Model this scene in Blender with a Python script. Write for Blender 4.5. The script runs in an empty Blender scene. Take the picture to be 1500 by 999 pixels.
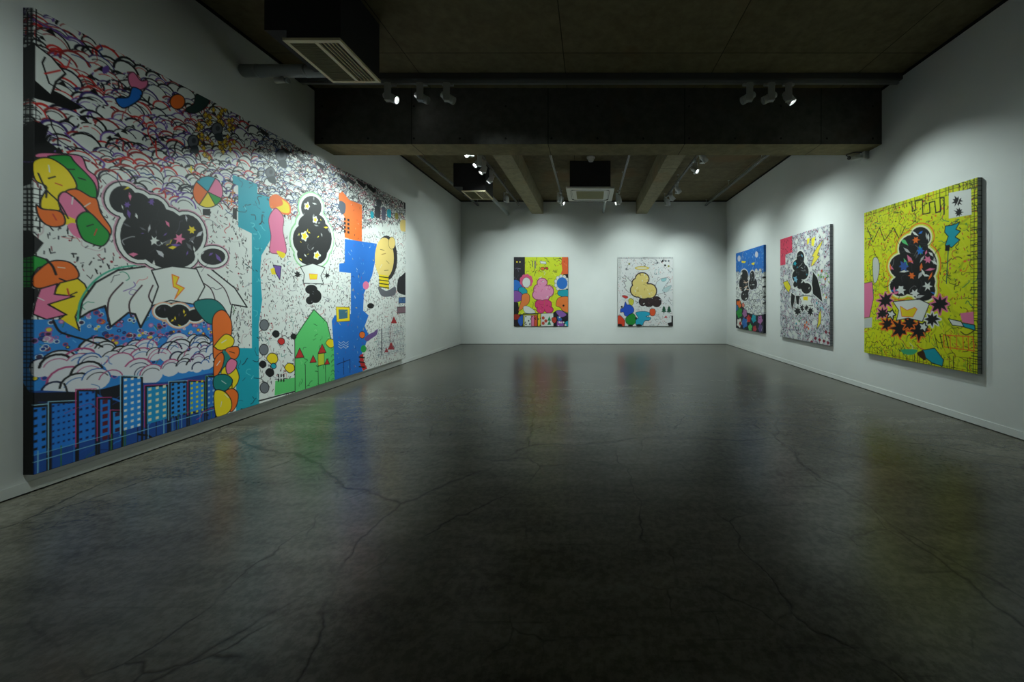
import bpy, bmesh, math, random
import numpy as np
from mathutils import Vector, Matrix
R = math.radians
SC = bpy.context.scene
COL = SC.collection

# ------------------------------------------------------------------ room
F = 540.0                      # focal length in pixels of the 1500 px frame
VX, VY, EYE = 864.0, 439.0, 1.25
XL, XR, YB, ZC = -3.63, 3.85, 10.38, 4.04
YF = -8.0                      # wall behind the camera

# ------------------------------------------------------------------ helpers
def tag(o, label=None, cat=None, group=None, kind=None):
    if label: o['label'] = label
    if cat: o['category'] = cat
    if group: o['group'] = group
    if kind: o['kind'] = kind
    return o

def empty(name, loc, rz=0.0):
    o = bpy.data.objects.new(name, None); COL.objects.link(o)
    o.empty_display_size = 0.1
    o.location = loc; o.rotation_euler = (0, 0, rz)
    return o

def dup(o, parent=None):
    c = o.copy()
    COL.objects.link(c); c.parent = parent
    for ch in list(o.children): dup(ch, c)
    return c

class MB:
    def __init__(s): s.bm = bmesh.new(); s.mi = 0
    def box(s, x0, x1, y0, y1, z0, z1, bev=0.0, mi=0):
        r = bmesh.ops.create_cube(s.bm, size=1.0, matrix=Matrix.Translation(((x0+x1)/2, (y0+y1)/2, (z0+z1)/2)) @ Matrix.Diagonal((x1-x0, y1-y0, z1-z0, 1)))
        fs = set(f for v in r['verts'] for f in v.link_faces)
        for f in fs: f.material_index = mi
        if bev:
            es = list(set(e for v in r['verts'] for e in v.link_edges))
            bmesh.ops.bevel(s.bm, geom=es, offset=bev, segments=2, affect='EDGES', profile=0.5)
        return s
    def tube(s, a, b, r, n=20, mi=0, r2=None, caps=True):
        a = Vector(a); b = Vector(b); d = b-a
        q = d.to_track_quat('Z', 'Y').to_matrix().to_4x4()
        res = bmesh.ops.create_cone(s.bm, cap_ends=caps, cap_tris=False, segments=n, radius1=r, radius2=r if r2 is None else r2,
                                    depth=d.length, matrix=Matrix.Translation((a+b)/2) @ q)
        for f in set(f for v in res['verts'] for f in v.link_faces):
            f.material_index = mi; f.smooth = len(f.verts) == 4
        return s
    def lathe(s, prof, org=(0, 0, 0), n=32, mi=0, smooth=True):
        rings = []
        for (r, z) in prof:
            rings.append([s.bm.verts.new((org[0]+r*math.cos(2*math.pi*k/n), org[1]+r*math.sin(2*math.pi*k/n), org[2]+z)) for k in range(n)])
        for i in range(len(rings)-1):
            for k in range(n):
                f = s.bm.faces.new((rings[i][k], rings[i][(k+1) % n], rings[i+1][(k+1) % n], rings[i+1][k]))
                f.material_index = mi; f.smooth = smooth
        return s
    def disc(s, r, z, n=32, mi=0, org=(0, 0)):
        vs = [s.bm.verts.new((org[0]+r*math.cos(2*math.pi*k/n), org[1]+r*math.sin(2*math.pi*k/n), z)) for k in range(n)]
        f = s.bm.faces.new(vs); f.material_index = mi
        return s
    def build(s, name, mats, parent=None, loc=None):
        bmesh.ops.recalc_face_normals(s.bm, faces=s.bm.faces[:])
        me = bpy.data.meshes.new(name); s.bm.to_mesh(me); s.bm.free()
        if not isinstance(mats, (list, tuple)): mats = [mats]
        for m in mats: me.materials.append(m)
        o = bpy.data.objects.new(name, me); COL.objects.link(o)
        if parent: o.parent = parent
        if loc: o.location = loc
        return o

# ------------------------------------------------------------------ materials
def newmat(name, col=(.5, .5, .5), rough=.5, metal=0.0, spec=.5):
    m = bpy.data.materials.new(name); m.use_nodes = True
    b = m.node_tree.nodes['Principled BSDF']
    b.inputs['Base Color'].default_value = (*col, 1); b.inputs['Roughness'].default_value = rough
    b.inputs['Metallic'].default_value = metal; b.inputs['Specular IOR Level'].default_value = spec
    return m

def nd(m, t, **k):
    n = m.node_tree.nodes.new(t)
    for a, v in k.items(): setattr(n, a, v)
    return n
def lk(m, a, b): m.node_tree.links.new(a, b)
def bsdf(m): return m.node_tree.nodes['Principled BSDF']
def ramp(m, stops, fac):
    r = nd(m, 'ShaderNodeValToRGB')
    e = r.color_ramp.elements
    e[0].position, e[0].color = stops[0][0], (*stops[0][1], 1)
    e[1].position, e[1].color = stops[-1][0], (*stops[-1][1], 1)
    for p, c in stops[1:-1]:
        x = e.new(p); x.color = (*c, 1)
    lk(m, fac, r.inputs[0]); return r.outputs[0]
def noise(m, vec, scale, detail=4, rough=.55, dist=0.0):
    n = nd(m, 'ShaderNodeTexNoise'); n.inputs['Scale'].default_value = scale
    n.inputs['Detail'].default_value = detail; n.inputs['Roughness'].default_value = rough
    n.inputs['Distortion'].default_value = dist
    lk(m, vec, n.inputs['Vector']); return n.outputs['Fac']
def mathn(m, op, a, b=None):
    n = nd(m, 'ShaderNodeMath', operation=op)
    for i, v in enumerate((a, b)):
        if v is None: continue
        if isinstance(v, (int, float)): n.inputs[i].default_value = v
        else: lk(m, v, n.inputs[i])
    return n.outputs[0]
def mix(m, fac, a, b, mode='MIX'):
    n = nd(m, 'ShaderNodeMixRGB', blend_type=mode)
    for i, v in ((0, fac), (1, a), (2, b)):
        if isinstance(v, (int, float)): n.inputs[i].default_value = v
        elif isinstance(v, tuple): n.inputs[i].default_value = (*v, 1)
        else: lk(m, v, n.inputs[i])
    return n.outputs[0]
def bump(m, h, strength=.2, dist=.01):
    b = nd(m, 'ShaderNodeBump'); b.inputs['Strength'].default_value = strength; b.inputs['Distance'].default_value = dist
    lk(m, h, b.inputs['Height']); lk(m, b.outputs[0], bsdf(m).inputs['Normal'])
def ocoord(m):
    return nd(m, 'ShaderNodeTexCoord').outputs['Object']
def mapped(m, vec, sc=(1, 1, 1), loc=(0, 0, 0), rot=(0, 0, 0)):
    n = nd(m, 'ShaderNodeMapping'); n.inputs['Scale'].default_value = sc
    n.inputs['Location'].default_value = loc; n.inputs['Rotation'].default_value = rot
    lk(m, vec, n.inputs['Vector']); return n.outputs[0]

def wall_mat():
    m = newmat('matte_white_wall_paint', (.72, .74, .72), .85, spec=.25)
    v = ocoord(m)
    n = noise(m, v, 1.3, 3)
    lk(m, ramp(m, [(.3, (.70, .722, .70)), (.7, (.745, .765, .745))], n), bsdf(m).inputs['Base Color'])
    bump(m, noise(m, v, 220, 2), .08, .002)
    return m

def floor_mat():
    m = newmat('polished_concrete_floor', (.08, .08, .07), .3, spec=.36)
    v = ocoord(m)
    n1 = noise(m, v, .55, 6, .6)
    n2 = noise(m, mapped(m, v, (.7, 2.2, 1)), 2.2, 6, .65)
    n3 = noise(m, v, 26, 4, .7)
    n4 = noise(m, mapped(m, v, (1, 1, 1), (4, 2, 0)), 1.4, 5, .6)
    base = ramp(m, [(.36, (0.062, 0.058, 0.041)), (.5, (0.105, 0.099, 0.073)), (.64, (0.159, 0.150, 0.116))], n1)
    base = mix(m, .6, base, ramp(m, [(.38, (0.049, 0.046, 0.032)), (.52, (0.111, 0.104, 0.078)), (.66, (0.182, 0.171, 0.132))], n2))
    base = mix(m, .3, base, ramp(m, [(.42, (0.038, 0.035, 0.026)), (.58, (0.176, 0.167, 0.135))], n3))
    # cracks: two scales of warped cell borders, broken up by noise
    warp = nd(m, 'ShaderNodeTexNoise'); warp.inputs['Scale'].default_value = 1.7; warp.inputs['Detail'].default_value = 5
    warp.inputs['Roughness'].default_value = .52
    lk(m, v, warp.inputs['Vector'])
    wv = nd(m, 'ShaderNodeVectorMath', operation='MULTIPLY_ADD')
    lk(m, warp.outputs['Color'], wv.inputs[0]); wv.inputs[1].default_value = (.42, .42, 0); lk(m, v, wv.inputs[2])
    def cracks(scale, w, lo, hi, ns, seed):
        vo = nd(m, 'ShaderNodeTexVoronoi', feature='DISTANCE_TO_EDGE', voronoi_dimensions='2D')
        vo.inputs['Scale'].default_value = scale
        lk(m, mapped(m, wv.outputs[0], (1, .62, 1), (seed, seed*.7, 0)), vo.inputs['Vector'])
        line = ramp(m, [(0.0, (1, 1, 1)), (w, (0, 0, 0))], vo.outputs['Distance'])
        mask = ramp(m, [(lo, (0, 0, 0)), (hi, (1, 1, 1))], noise(m, mapped(m, v, (1, 1, 1), (seed*2, 0, 0)), ns, 3))
        return mathn(m, 'MULTIPLY', line, mask)
    c = mathn(m, 'MAXIMUM', cracks(.42, .0055, .36, .46, .8, 3.1), cracks(1.25, .010, .47, .58, 1.2, 7.7))
    c = mathn(m, 'MAXIMUM', c, mathn(m, 'MULTIPLY', cracks(3.2, .018, .54, .64, 1.6, 1.9), .7))
    col = mix(m, mathn(m, 'MULTIPLY', c, .8), base, (.014, .013, .01))
    # dark trowel marks
    tr = ramp(m, [(.60, (0, 0, 0)), (.70, (1, 1, 1))], noise(m, mapped(m, v, (.5, 9.0, 1), (2, 5, 0)), 2.4, 5, .7))
    col = mix(m, mathn(m, 'MULTIPLY', tr, .45), col, (.02, .02, .015))
    sm = ramp(m, [(.58, (0, 0, 0)), (.8, (1, 1, 1))], noise(m, mapped(m, v, (.8, 4.5, 1), (9, 3, 0)), 3.1, 5, .65))
    col = mix(m, mathn(m, 'MULTIPLY', sm, .45), col, (.03, .03, .025))
    lk(m, col, bsdf(m).inputs['Base Color'])
    bsdf(m).inputs['Roughness'].default_value = .27
    sp = ramp(m, [(.38, (.33, .33, .33)), (.62, (.64, .64, .64))], n2)
    sp = mix(m, .35, sp, ramp(m, [(.4, (.3, .3, .3)), (.6, (.9, .9, .9))], n3))
    dull = mathn(m, 'MAXIMUM', mathn(m, 'MAXIMUM', mathn(m, 'MULTIPLY', tr, .6), mathn(m, 'MULTIPLY', sm, .6)), mathn(m, 'MULTIPLY', c, .6))
    lk(m, mathn(m, 'MULTIPLY', sp, mathn(m, 'SUBTRACT', 1.0, dull)), bsdf(m).inputs['Specular IOR Level'])
    h = mathn(m, 'SUBTRACT', mathn(m, 'MULTIPLY', noise(m, v, 7, 5, .6), .35), mathn(m, 'MULTIPLY', c, .3))
    bump(m, h, .3, .004)
    return m

def concrete_mat(name, c0, c1, c2, axes, panel=(.9, 1.8), off=(0, 0)):
    """board-formed concrete; panels laid out on two object axes"""
    m = newmat(name, c1, .85, spec=.3)
    v = ocoord(m)
    sx = nd(m, 'ShaderNodeSeparateXYZ'); lk(m, v, sx.inputs[0])
    cx = nd(m, 'ShaderNodeCombineXYZ')
    lk(m, sx.outputs[axes[0]], cx.inputs[0]); lk(m, sx.outputs[axes[1]], cx.inputs[1])
    vv = mapped(m, cx.outputs[0], (1, 1, 1), (off[0], off[1], 0))
    br = nd(m, 'ShaderNodeTexBrick'); lk(m, vv, br.inputs['Vector'])
    br.offset = 0.0; br.squash = 1.0
    br.inputs['Scale'].default_value = 1.0
    br.inputs['Brick Width'].default_value = panel[0]; br.inputs['Row Height'].default_value = panel[1]
    br.inputs['Mortar Size'].default_value = .006; br.inputs['Mortar Smooth'].default_value = .3
    br.inputs['Color1'].default_value = (*c0, 1); br.inputs['Color2'].default_value = (*c2, 1)
    br.inputs['Mortar'].default_value = (c0[0]*.3, c0[1]*.3, c0[2]*.3, 1)
    n1 = noise(m, v, 1.1, 6, .62); n2 = noise(m, v, 9, 6, .7)
    col = mix(m, .55, br.outputs['Color'], ramp(m, [(.3, c0), (.5, c1), (.72, c2)], n1))
    col = mix(m, .35, col, ramp(m, [(.35, tuple(x*.55 for x in c0)), (.7, tuple(x*1.25 for x in c2))], n2))
    # brown form-ply stains
    st = ramp(m, [(.56, (0, 0, 0)), (.68, (1, 1, 1))], noise(m, mapped(m, v, (1, 1, 1), (5, 8, 2)), .9, 3))
    col = mix(m, mathn(m, 'MULTIPLY', st, .5), col, (c1[0]*1.2, c1[1]*.78, c1[2]*.55))
    col = mix(m, br.outputs['Fac'], col, (c0[0]*.35, c0[1]*.35, c0[2]*.35))
    lk(m, col, bsdf(m).inputs['Base Color'])
    bump(m, n2, .25, .006)
    return m

M = {}
M['wall'] = wall_mat()
M['floor'] = floor_mat()
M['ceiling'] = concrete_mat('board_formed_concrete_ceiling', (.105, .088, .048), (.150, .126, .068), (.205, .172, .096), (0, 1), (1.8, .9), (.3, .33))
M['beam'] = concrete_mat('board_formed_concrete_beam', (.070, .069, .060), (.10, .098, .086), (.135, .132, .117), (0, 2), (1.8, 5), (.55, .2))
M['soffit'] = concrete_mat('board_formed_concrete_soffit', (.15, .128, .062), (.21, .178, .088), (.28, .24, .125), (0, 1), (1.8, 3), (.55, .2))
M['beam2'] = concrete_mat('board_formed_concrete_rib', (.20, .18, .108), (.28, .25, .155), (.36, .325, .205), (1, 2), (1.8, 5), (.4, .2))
M['black_gap'] = newmat('black_gap', (.008, .008, .008), .9)
M['hole'] = newmat('form_tie_hole', (.012, .012, .01), .95)
M['galv'] = newmat('galvanised_steel', (.42, .45, .45), .38, .85)
n_ = noise(M['galv'], ocoord(M['galv']), 14, 4)
lk(M['galv'], ramp(M['galv'], [(.3, (.34, .37, .37)), (.7, (.5, .53, .53))], n_), bsdf(M['galv']).inputs['Base Color'])
M['lagging'] = newmat('grey_pipe_lagging', (.34, .37, .37), .6)
M['rail'] = newmat('grey_enamelled_rail', (.30, .31, .31), .45, .3)
M['dark_rail'] = newmat('dark_grey_raceway', (.10, .10, .10), .5, .2)
M['lamp_body'] = newmat('satin_silver_enamel', (.58, .60, .60), .38, .35)
M['lamp_inner'] = newmat('bright_reflector', (.8, .8, .8), .2, .8)
M['black_sheet'] = newmat('black_fibre_board', (.012, .012, .014), .8)
M['ac_panel'] = newmat('aged_cream_plastic', (.66, .58, .36), .5)
M['ac_panel_w'] = newmat('off_white_plastic', (.62, .62, .56), .5)
M['ac_grille'] = newmat('olive_filter_mesh', (.13, .12, .055), .8)
M['ac_grille_w'] = newmat('olive_intake_mesh', (.33, .32, .17), .8)
M['black'] = newmat('black_plastic', (.01, .01, .01), .5)
M['white_plastic'] = newmat('white_plastic', (.62, .62, .58), .45)

def emit(name, col, s):
    m = newmat(name, (.9, .9, .9), .3)
    b = bsdf(m); b.inputs['Emission Color'].default_value = (*col, 1); b.inputs['Emission Strength'].default_value = s
    return m
LCOL = (.85, 1.0, .97)
M['lens'] = emit('glowing_lamp_lens', (.96, 1, .98), 14.0)
M['lens_dim'] = newmat('unlit_lamp_lens', (.5, .52, .52), .15)

# ------------------------------------------------------------------ setting
def struct(o, label=None):
    o['kind'] = 'structure'
    if label: o['label'] = label
    return o
T = .25
struct(MB().box(XL-T, XR+T, YF-T, YB+T, -T, 0).build('floor', M['floor']), 'dark polished concrete floor with fine cracks')
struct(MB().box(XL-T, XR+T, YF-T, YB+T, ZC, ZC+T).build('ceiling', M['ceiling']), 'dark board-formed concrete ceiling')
struct(MB().box(XL-T, XL, YF-T, YB+T, 0, ZC).build('wall_left', M['wall']), 'white wall behind the huge mural painting')
struct(MB().box(XR, XR+T, YF-T, YB+T, 0, ZC).build('wall_right', M['wall']), 'white wall on the right with three paintings')
struct(MB().box(XL, XR, YB, YB+T, 0, ZC).build('wall_back', M['wall']), 'white end wall with two paintings')
struct(MB().box(XL, XR, YF-T, YF, 0, ZC).build('wall_front', M['wall']), 'white wall behind the viewer')

BY0, BY1, BZ = 4.86, 5.23, 3.30
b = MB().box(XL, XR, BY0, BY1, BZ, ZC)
for k in range(13):
    x = XL + .1 + k*.605
    if x < XR-.05:
        b.tube((x, BY0-.0015, BZ+.075), (x, BY0+.01, BZ+.075), .014, 14, mi=1)
for k in range(7):
    x = XL + .1 + k*1.21
    b.tube((x, BY0-.0015, BZ+.5), (x, BY0+.01, BZ+.5), .014, 14, mi=1)
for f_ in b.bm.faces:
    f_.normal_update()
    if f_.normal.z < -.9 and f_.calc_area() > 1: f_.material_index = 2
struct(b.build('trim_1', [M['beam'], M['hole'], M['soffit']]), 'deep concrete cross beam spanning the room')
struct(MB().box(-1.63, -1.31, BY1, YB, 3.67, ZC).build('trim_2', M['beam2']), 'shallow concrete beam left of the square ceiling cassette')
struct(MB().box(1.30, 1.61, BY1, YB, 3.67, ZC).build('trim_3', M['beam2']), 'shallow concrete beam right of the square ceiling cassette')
g = .035
struct(MB().box(XL, XL+.006, YF, BY0, ZC-g, ZC).box(XL, XL+.006, BY1, YB, ZC-g, ZC).build('trim_4', M['black_gap']), 'black shadow gap along the top of the left wall')
struct(MB().box(XR-.006, XR, YF, BY0, ZC-g, ZC).box(XR-.006, XR, BY1, YB, ZC-g, ZC).build('trim_5', M['black_gap']), 'black shadow gap along the top of the right wall')
struct(MB().box(XL+.006, -1.63, YB-.006, YB, ZC-g, ZC).box(-1.31, 1.30, YB-.006, YB, ZC-g, ZC).box(1.61, XR-.006, YB-.006, YB, ZC-g, ZC).build('trim_6', M['black_gap']), 'black shadow gap along the top of the end wall')
# flush skirting: slim white board over a dark joint
def skirting(name, x0, x1, y0, y1, nx, ny, lab):
    b = MB().box(x0+max(nx, 0)*0, x1, y0, y1, .008, .075)
    struct(b.build(name, M['wall']), lab)
skirting('baseboard_left', XL, XL+.006, YF, YB-.006, 1, 0, 'low flush white skirting of the left wall')
skirting('baseboard_right', XR-.006, XR, YF, YB-.006, -1, 0, 'low flush white skirting of the right wall')
skirting('baseboard_back', XL, XR, YB-.006, YB, 0, -1, 'low flush white skirting of the end wall')
struct(MB().box(XL, XL+.004, YF, YB, 0, .008).build('trim_7', M['black_gap']), 'dark joint between left skirting and floor')
struct(MB().box(XR-.004, XR, YF, YB, 0, .008).build('trim_8', M['black_gap']), 'dark joint between right skirting and floor')
struct(MB().box(XL+.004, XR-.004, YB-.004, YB, 0, .008).build('trim_9', M['black_gap']), 'dark joint between end wall skirting and floor')

# ------------------------------------------------------------------ paint raster on the canvases
class Cv:
    """paint surface: rows x cols of colour samples, res metres apart, with a margin that folds round the stretcher"""
    def __init__(s, w, h, res, depth, base, mapping, seed):
        s.res = res; s.m = int(round(depth/res))
        s.W = int(round(w/res)); s.H = int(round(h/res))
        s.w, s.h = w, h
        s.a = np.empty((s.H+2*s.m+1, s.W+2*s.m+1, 3), np.float32); s.a[:] = np.array(base, np.float32)/255
        s.map = mapping; s.rg = random.Random(seed)
        s.stack = []
        s.clip = None
    def P(s, pts):   # photo -> raster
        out = []
        for x, y in pts:
            u, v = s.map(x, y)
            out.append((u/s.res+s.m, v/s.res+s.m))
        return np.array(out, np.float32)
    def U(s, pts):   # metres on the canvas -> raster
        return np.array(pts, np.float32)/s.res + s.m
    def _blend(s, x0, y0, cov, c, al=1.0):
        h, w = cov.shape
        reg = s.a[y0:y0+h, x0:x0+w]
        k = (cov*al)
        if s.clip is not None: k = k*s.clip[y0:y0+h, x0:x0+w]
        k = k[..., None]
        reg *= (1-k); reg += k*(np.array(c, np.float32)/255)
    def _bb(s, p, pad):
        x0 = max(0, int(math.floor(p[:, 0].min()-pad))); x1 = min(s.a.shape[1], int(math.ceil(p[:, 0].max()+pad))+1)
        y0 = max(0, int(math.floor(p[:, 1].min()-pad))); y1 = min(s.a.shape[0], int(math.ceil(p[:, 1].max()+pad))+1)
        return x0, x1, y0, y1
    @staticmethod
    def _segd(X, Y, a, b):
        dx, dy = float(b[0]-a[0]), float(b[1]-a[1]); L = dx*dx+dy*dy+1e-9
        t = np.clip(((X-a[0])*dx+(Y-a[1])*dy)/L, 0, 1)
        return (X-a[0]-t*dx)**2+(Y-a[1]-t*dy)**2
    def cover(s, p):
        x0, x1, y0, y1 = s._bb(p, 1.5)
        if x1 <= x0 or y1 <= y0: return None
        Y, X = np.mgrid[y0:y1, x0:x1].astype(np.float32)
        ins = np.zeros(X.shape, bool); dd = np.full(X.shape, 1e9, np.float32)
        n = len(p)
        for i in range(n):
            a, b_ = p[i], p[(i+1) % n]
            dd = np.minimum(dd, s._segd(X, Y, a, b_))
            if a[1] != b_[1]:
                c = ((a[1] > Y) != (b_[1] > Y)) & (X < (b_[0]-a[0])*(Y-a[1])/(b_[1]-a[1])+a[0])
                ins ^= c
        d = np.sqrt(dd); sd = np.where(ins, d, -d)
        return x0, y0, np.clip(sd+.5, 0, 1)
    def fill(s, p, c, al=1.0):
        r = s.cover(p)
        if r: s._blend(r[0], r[1], r[2], c, al)
    def line(s, p, wd, c, al=1.0):
        """polyline of real width wd metres"""
        wd = max(wd/s.res, .5)
        x0, x1, y0, y1 = s._bb(p, wd/2+1.5)
        if x1 <= x0 or y1 <= y0: return
        Y, X = np.mgrid[y0:y1, x0:x1].astype(np.float32)
        dd = np.full(X.shape, 1e9, np.float32)
        for i in range(len(p)-1): dd = np.minimum(dd, s._segd(X, Y, p[i], p[i+1]))
        s._blend(x0, y0, np.clip(wd/2-np.sqrt(dd)+.5, 0, 1), c, al)
    @staticmethod
    def smooth(p, closed=True, k=6):
        p = np.array(p, np.float32); n = len(p); out = []
        rng = range(n) if closed else range(n-1)
        for i in rng:
            if closed: a, b_, c, d = p[(i-1) % n], p[i], p[(i+1) % n], p[(i+2) % n]
            else: a, b_, c, d = p[max(i-1, 0)], p[i], p[i+1], p[min(i+2, n-1)]
            for j in range(k):
                t = j/k
                out.append(.5*((2*b_)+(-a+c)*t+(2*a-5*b_+4*c-d)*t*t+(-a+3*b_-3*c+d)*t**3))
        if not closed: out.append(p[-1])
        return np.array(out, np.float32)
    # --- shapes in photo coordinates
    def poly(s, pts, c, sm=False, edge=None, ew=.008, al=1.0):
        p = s.P(pts)
        if sm: p = s.smooth(p)
        s.fill(p, c, al)
        if edge is not None: s.line(np.vstack([p, p[:1]]), ew, edge)
        return p
    def ell(s, cx, cy, rx, ry, c, edge=None, ew=.008, rot=0.0, n=28):
        pts = []
        for k in range(n):
            a = 2*math.pi*k/n; x, y = rx*math.cos(a), ry*math.sin(a)
            pts.append((cx+x*math.cos(rot)-y*math.sin(rot), cy+x*math.sin(rot)+y*math.cos(rot)))
        p = s.P(pts)
        if c is not None: s.fill(p, c)
        if edge is not None: s.line(np.vstack([p, p[:1]]), ew, edge)
        return p
    def pl(s, pts, wd, c, sm=False):
        p = s.P(pts)
        if sm: p = s.smooth(p, False)
        s.line(p, wd, c)
    # --- patterns in metres
    def mask(s, pts, sm=False):
        p = s.P(pts)
        if sm: p = s.smooth(p)
        r = s.cover(p); mk = np.zeros(s.a.shape[:2], np.float32)
        if r:
            h, w = r[2].shape; mk[r[1]:r[1]+h, r[0]:r[0]+w] = r[2]
        return mk
    def arc(s, x, y, r, a0, a1, wd, c, al=1.0, n=8):
        s.line(s.U([(x+r*math.cos(a0+(a1-a0)*k/n), y+r*math.sin(a0+(a1-a0)*k/n)) for k in range(n+1)]), wd, c, al)
    def circ(s, x, y, r, c, al=1.0, n=14):
        s.fill(s.U([(x+r*math.cos(2*math.pi*k/n), y+r*math.sin(2*math.pi*k/n)) for k in range(n)]), c, al)
    def inmask(s, mk, u, v):
        i, j = int(v/s.res)+s.m, int(u/s.res)+s.m
        return 0 <= i < mk.shape[0] and 0 <= j < mk.shape[1] and mk[i, j] > .5
    def scallops(s, mk, r0, r1, ground, inks, wd=.007, u0=0, u1=None, dens=1.0, fillp=.8):
        """overlapping cloud puffs, painted top to bottom"""
        g = s.rg; u1 = s.w if u1 is None else u1
        v = -r1
        while v < s.h+r1:
            u = u0-r1
            while u < u1+r1:
                r = g.uniform(r0, r1); x = u+g.uniform(-.4, .4)*r; y = v+g.uniform(-.5, .5)*r
                if s.inmask(mk, x, y):
                    if g.random() < fillp: s.circ(x, y, r, ground)
                    ink = g.choice(inks); a = g.uniform(-.5, .5)
                    s.arc(x, y, r, math.pi*1.02+a, math.pi*1.95+a, wd*g.uniform(.5, 1.25), ink)
                    if g.random() < .6:
                        s.arc(x+g.uniform(-.01, .01), y+.2*r, r*.82, math.pi*1.1+a, math.pi*1.8+a, wd*.55, g.choice(inks), .8)
                u += r*1.35/dens
            v += (r0+r1)/2*.85/dens
    def ticks(s, mk, n, inks, l0=.01, l1=.03, wd=.005, up=.5):
        g = s.rg
        for _ in range(n):
            u, v = g.uniform(0, s.w), g.uniform(0, s.h)
            if not s.inmask(mk, u, v): continue
            a = g.gauss(math.pi/2, .5) if g.random() < up else g.uniform(0, math.pi)
            l = g.uniform(l0, l1)/2
            s.line(s.U([(u-l*math.cos(a), v-l*math.sin(a)), (u+l*math.cos(a), v+l*math.sin(a))]), wd*g.uniform(.6, 1.3), g.choice(inks))
    def dots(s, mk, n, inks, r0=.006, r1=.012, ring=None, rw=.004):
        g = s.rg
        for _ in range(n):
            u, v = g.uniform(0, s.w), g.uniform(0, s.h)
            if not s.inmask(mk, u, v): continue
            r = g.uniform(r0, r1); s.circ(u, v, r, g.choice(inks), n=9)
            if ring: s.arc(u, v, r*1.25, 0, 2*math.pi, rw, g.choice(ring), n=9)
    def squiggles(s, mk, n, inks, l=.06, wd=.006, turns=4, al=1.0):
        g = s.rg
        for _ in range(n):
            u, v = g.uniform(0, s.w), g.uniform(0, s.h)
            if not s.inmask(mk, u, v): continue
            a = g.uniform(0, 6.28); p = [(u, v)]
            for _k in range(turns):
                a += g.uniform(-1.3, 1.3); st = l*g.uniform(.3, .8)
                u += st*math.cos(a); v += st*math.sin(a); p.append((u, v))
            s.line(s.smooth(s.U(p), False, 4), wd*g.uniform(.5, 1.3), g.choice(inks), al)
    def hatch(s, mk, inks, step=.03, wd=.004, jit=.3, vert=True, horiz=True, skip=.0):
        g = s.rg
        old = s.clip; s.clip = mk if old is None else mk*old
        k = -s.m*s.res
        while k < s.w+s.m*s.res:
            if vert and g.random() >= skip:
                x = k+g.uniform(-jit, jit)*step; s.line(s.U([(x, -.1), (x+g.uniform(-1, 1)*step*jit, s.h+.1)]), wd*g.uniform(.5, 1.2), g.choice(inks))
            k += step
        k = -s.m*s.res
        while k < s.h+s.m*s.res:
            if horiz and g.random() >= skip:
                y = k+g.uniform(-jit, jit)*step; s.line(s.U([(-.1, y), (s.w+.1, y+g.uniform(-1, 1)*step*jit)]), wd*g.uniform(.5, 1.2), g.choice(inks))
            k += step
        s.clip = old
    def frame_mask(s):
        mk = np.ones(s.a.shape[:2], np.float32); m_ = s.m
        mk[m_:-m_, m_:-m_] = 0
        return mk
    def puff(s, els, rims, c, shards=(), nsh=0, ink=(), nink=0, size=(2, 5)):
        """rounded mass made of overlapping ovals, with outer rims, scratches and scattered shards"""
        g = s.rg
        polys = []
        for (x, y, rx, ry) in els:
            polys.append(s.P([(x+rx*math.cos(2*math.pi*k/22), y+ry*math.sin(2*math.pi*k/22)) for k in range(22)]))
        for wd, rc in rims:
            for p in polys: s.line(np.vstack([p, p[:1]]), wd*2, rc)
        for p in polys: s.fill(p, c)
        mk = np.zeros(s.a.shape[:2], np.float32)
        for p in polys:
            r = s.cover(p)
            if r:
                h, w = r[2].shape; reg = mk[r[1]:r[1]+h, r[0]:r[0]+w]; np.maximum(reg, r[2], out=reg)
        if ink: s.squiggles(mk, nink, list(ink), .09, .007, 3, .8)
        n = 0; t = 0
        x0 = min(e[0]-e[2] for e in els); x1 = max(e[0]+e[2] for e in els); y0 = min(e[1]-e[3] for e in els); y1 = max(e[1]+e[3] for e in els)
        while n < nsh and t < 900:
            t += 1
            x, y = g.uniform(x0, x1), g.uniform(y0, y1); u, v = s.map(x, y)
            if not s.inmask(mk, u, v): continue
            a = g.uniform(0, 6.28); l = g.uniform(*size); wv = l*g.uniform(.25, .55)
            p = [(x+l*math.cos(a), y+l*math.sin(a)), (x-wv*math.sin(a), y+wv*math.cos(a)), (x-l*math.cos(a), y-l*math.sin(a)), (x+wv*math.sin(a)*.6, y-wv*math.cos(a)*.6)]
            s.clip = mk; s.fill(s.P(p), g.choice(list(shards))); s.clip = None; n += 1
        return mk
    def splash(s, x, y, r, c, rim=None, n=9, sq=1.0):
        g = s.rg; p = []
        for k in range(2*n):
            a = math.pi*k/n; q = r*(g.uniform(.75, 1.1) if k % 2 == 0 else g.uniform(.35, .6)); p.append((x+q*math.cos(a), y+q*sq*math.sin(a)))
        p = s.P(p)
        if rim is not None: s.line(np.vstack([p, p[:1]]), .03, rim)
        s.fill(p, c)
    def full(s): return np.ones(s.a.shape[:2], np.float32)

def paint_mat():
    m = newmat('acrylic_paint_on_canvas', (.8, .8, .8), .6, spec=.35)
    at = nd(m, 'ShaderNodeAttribute', attribute_name='paint')
    lk(m, at.outputs['Color'], bsdf(m).inputs['Base Color'])
    bump(m, noise(m, ocoord(m), 160, 3), .12, .002)
    return m
M['paint'] = paint_mat()
M['timber'] = newmat('pine_stretcher', (.42, .30, .18), .7)

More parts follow.
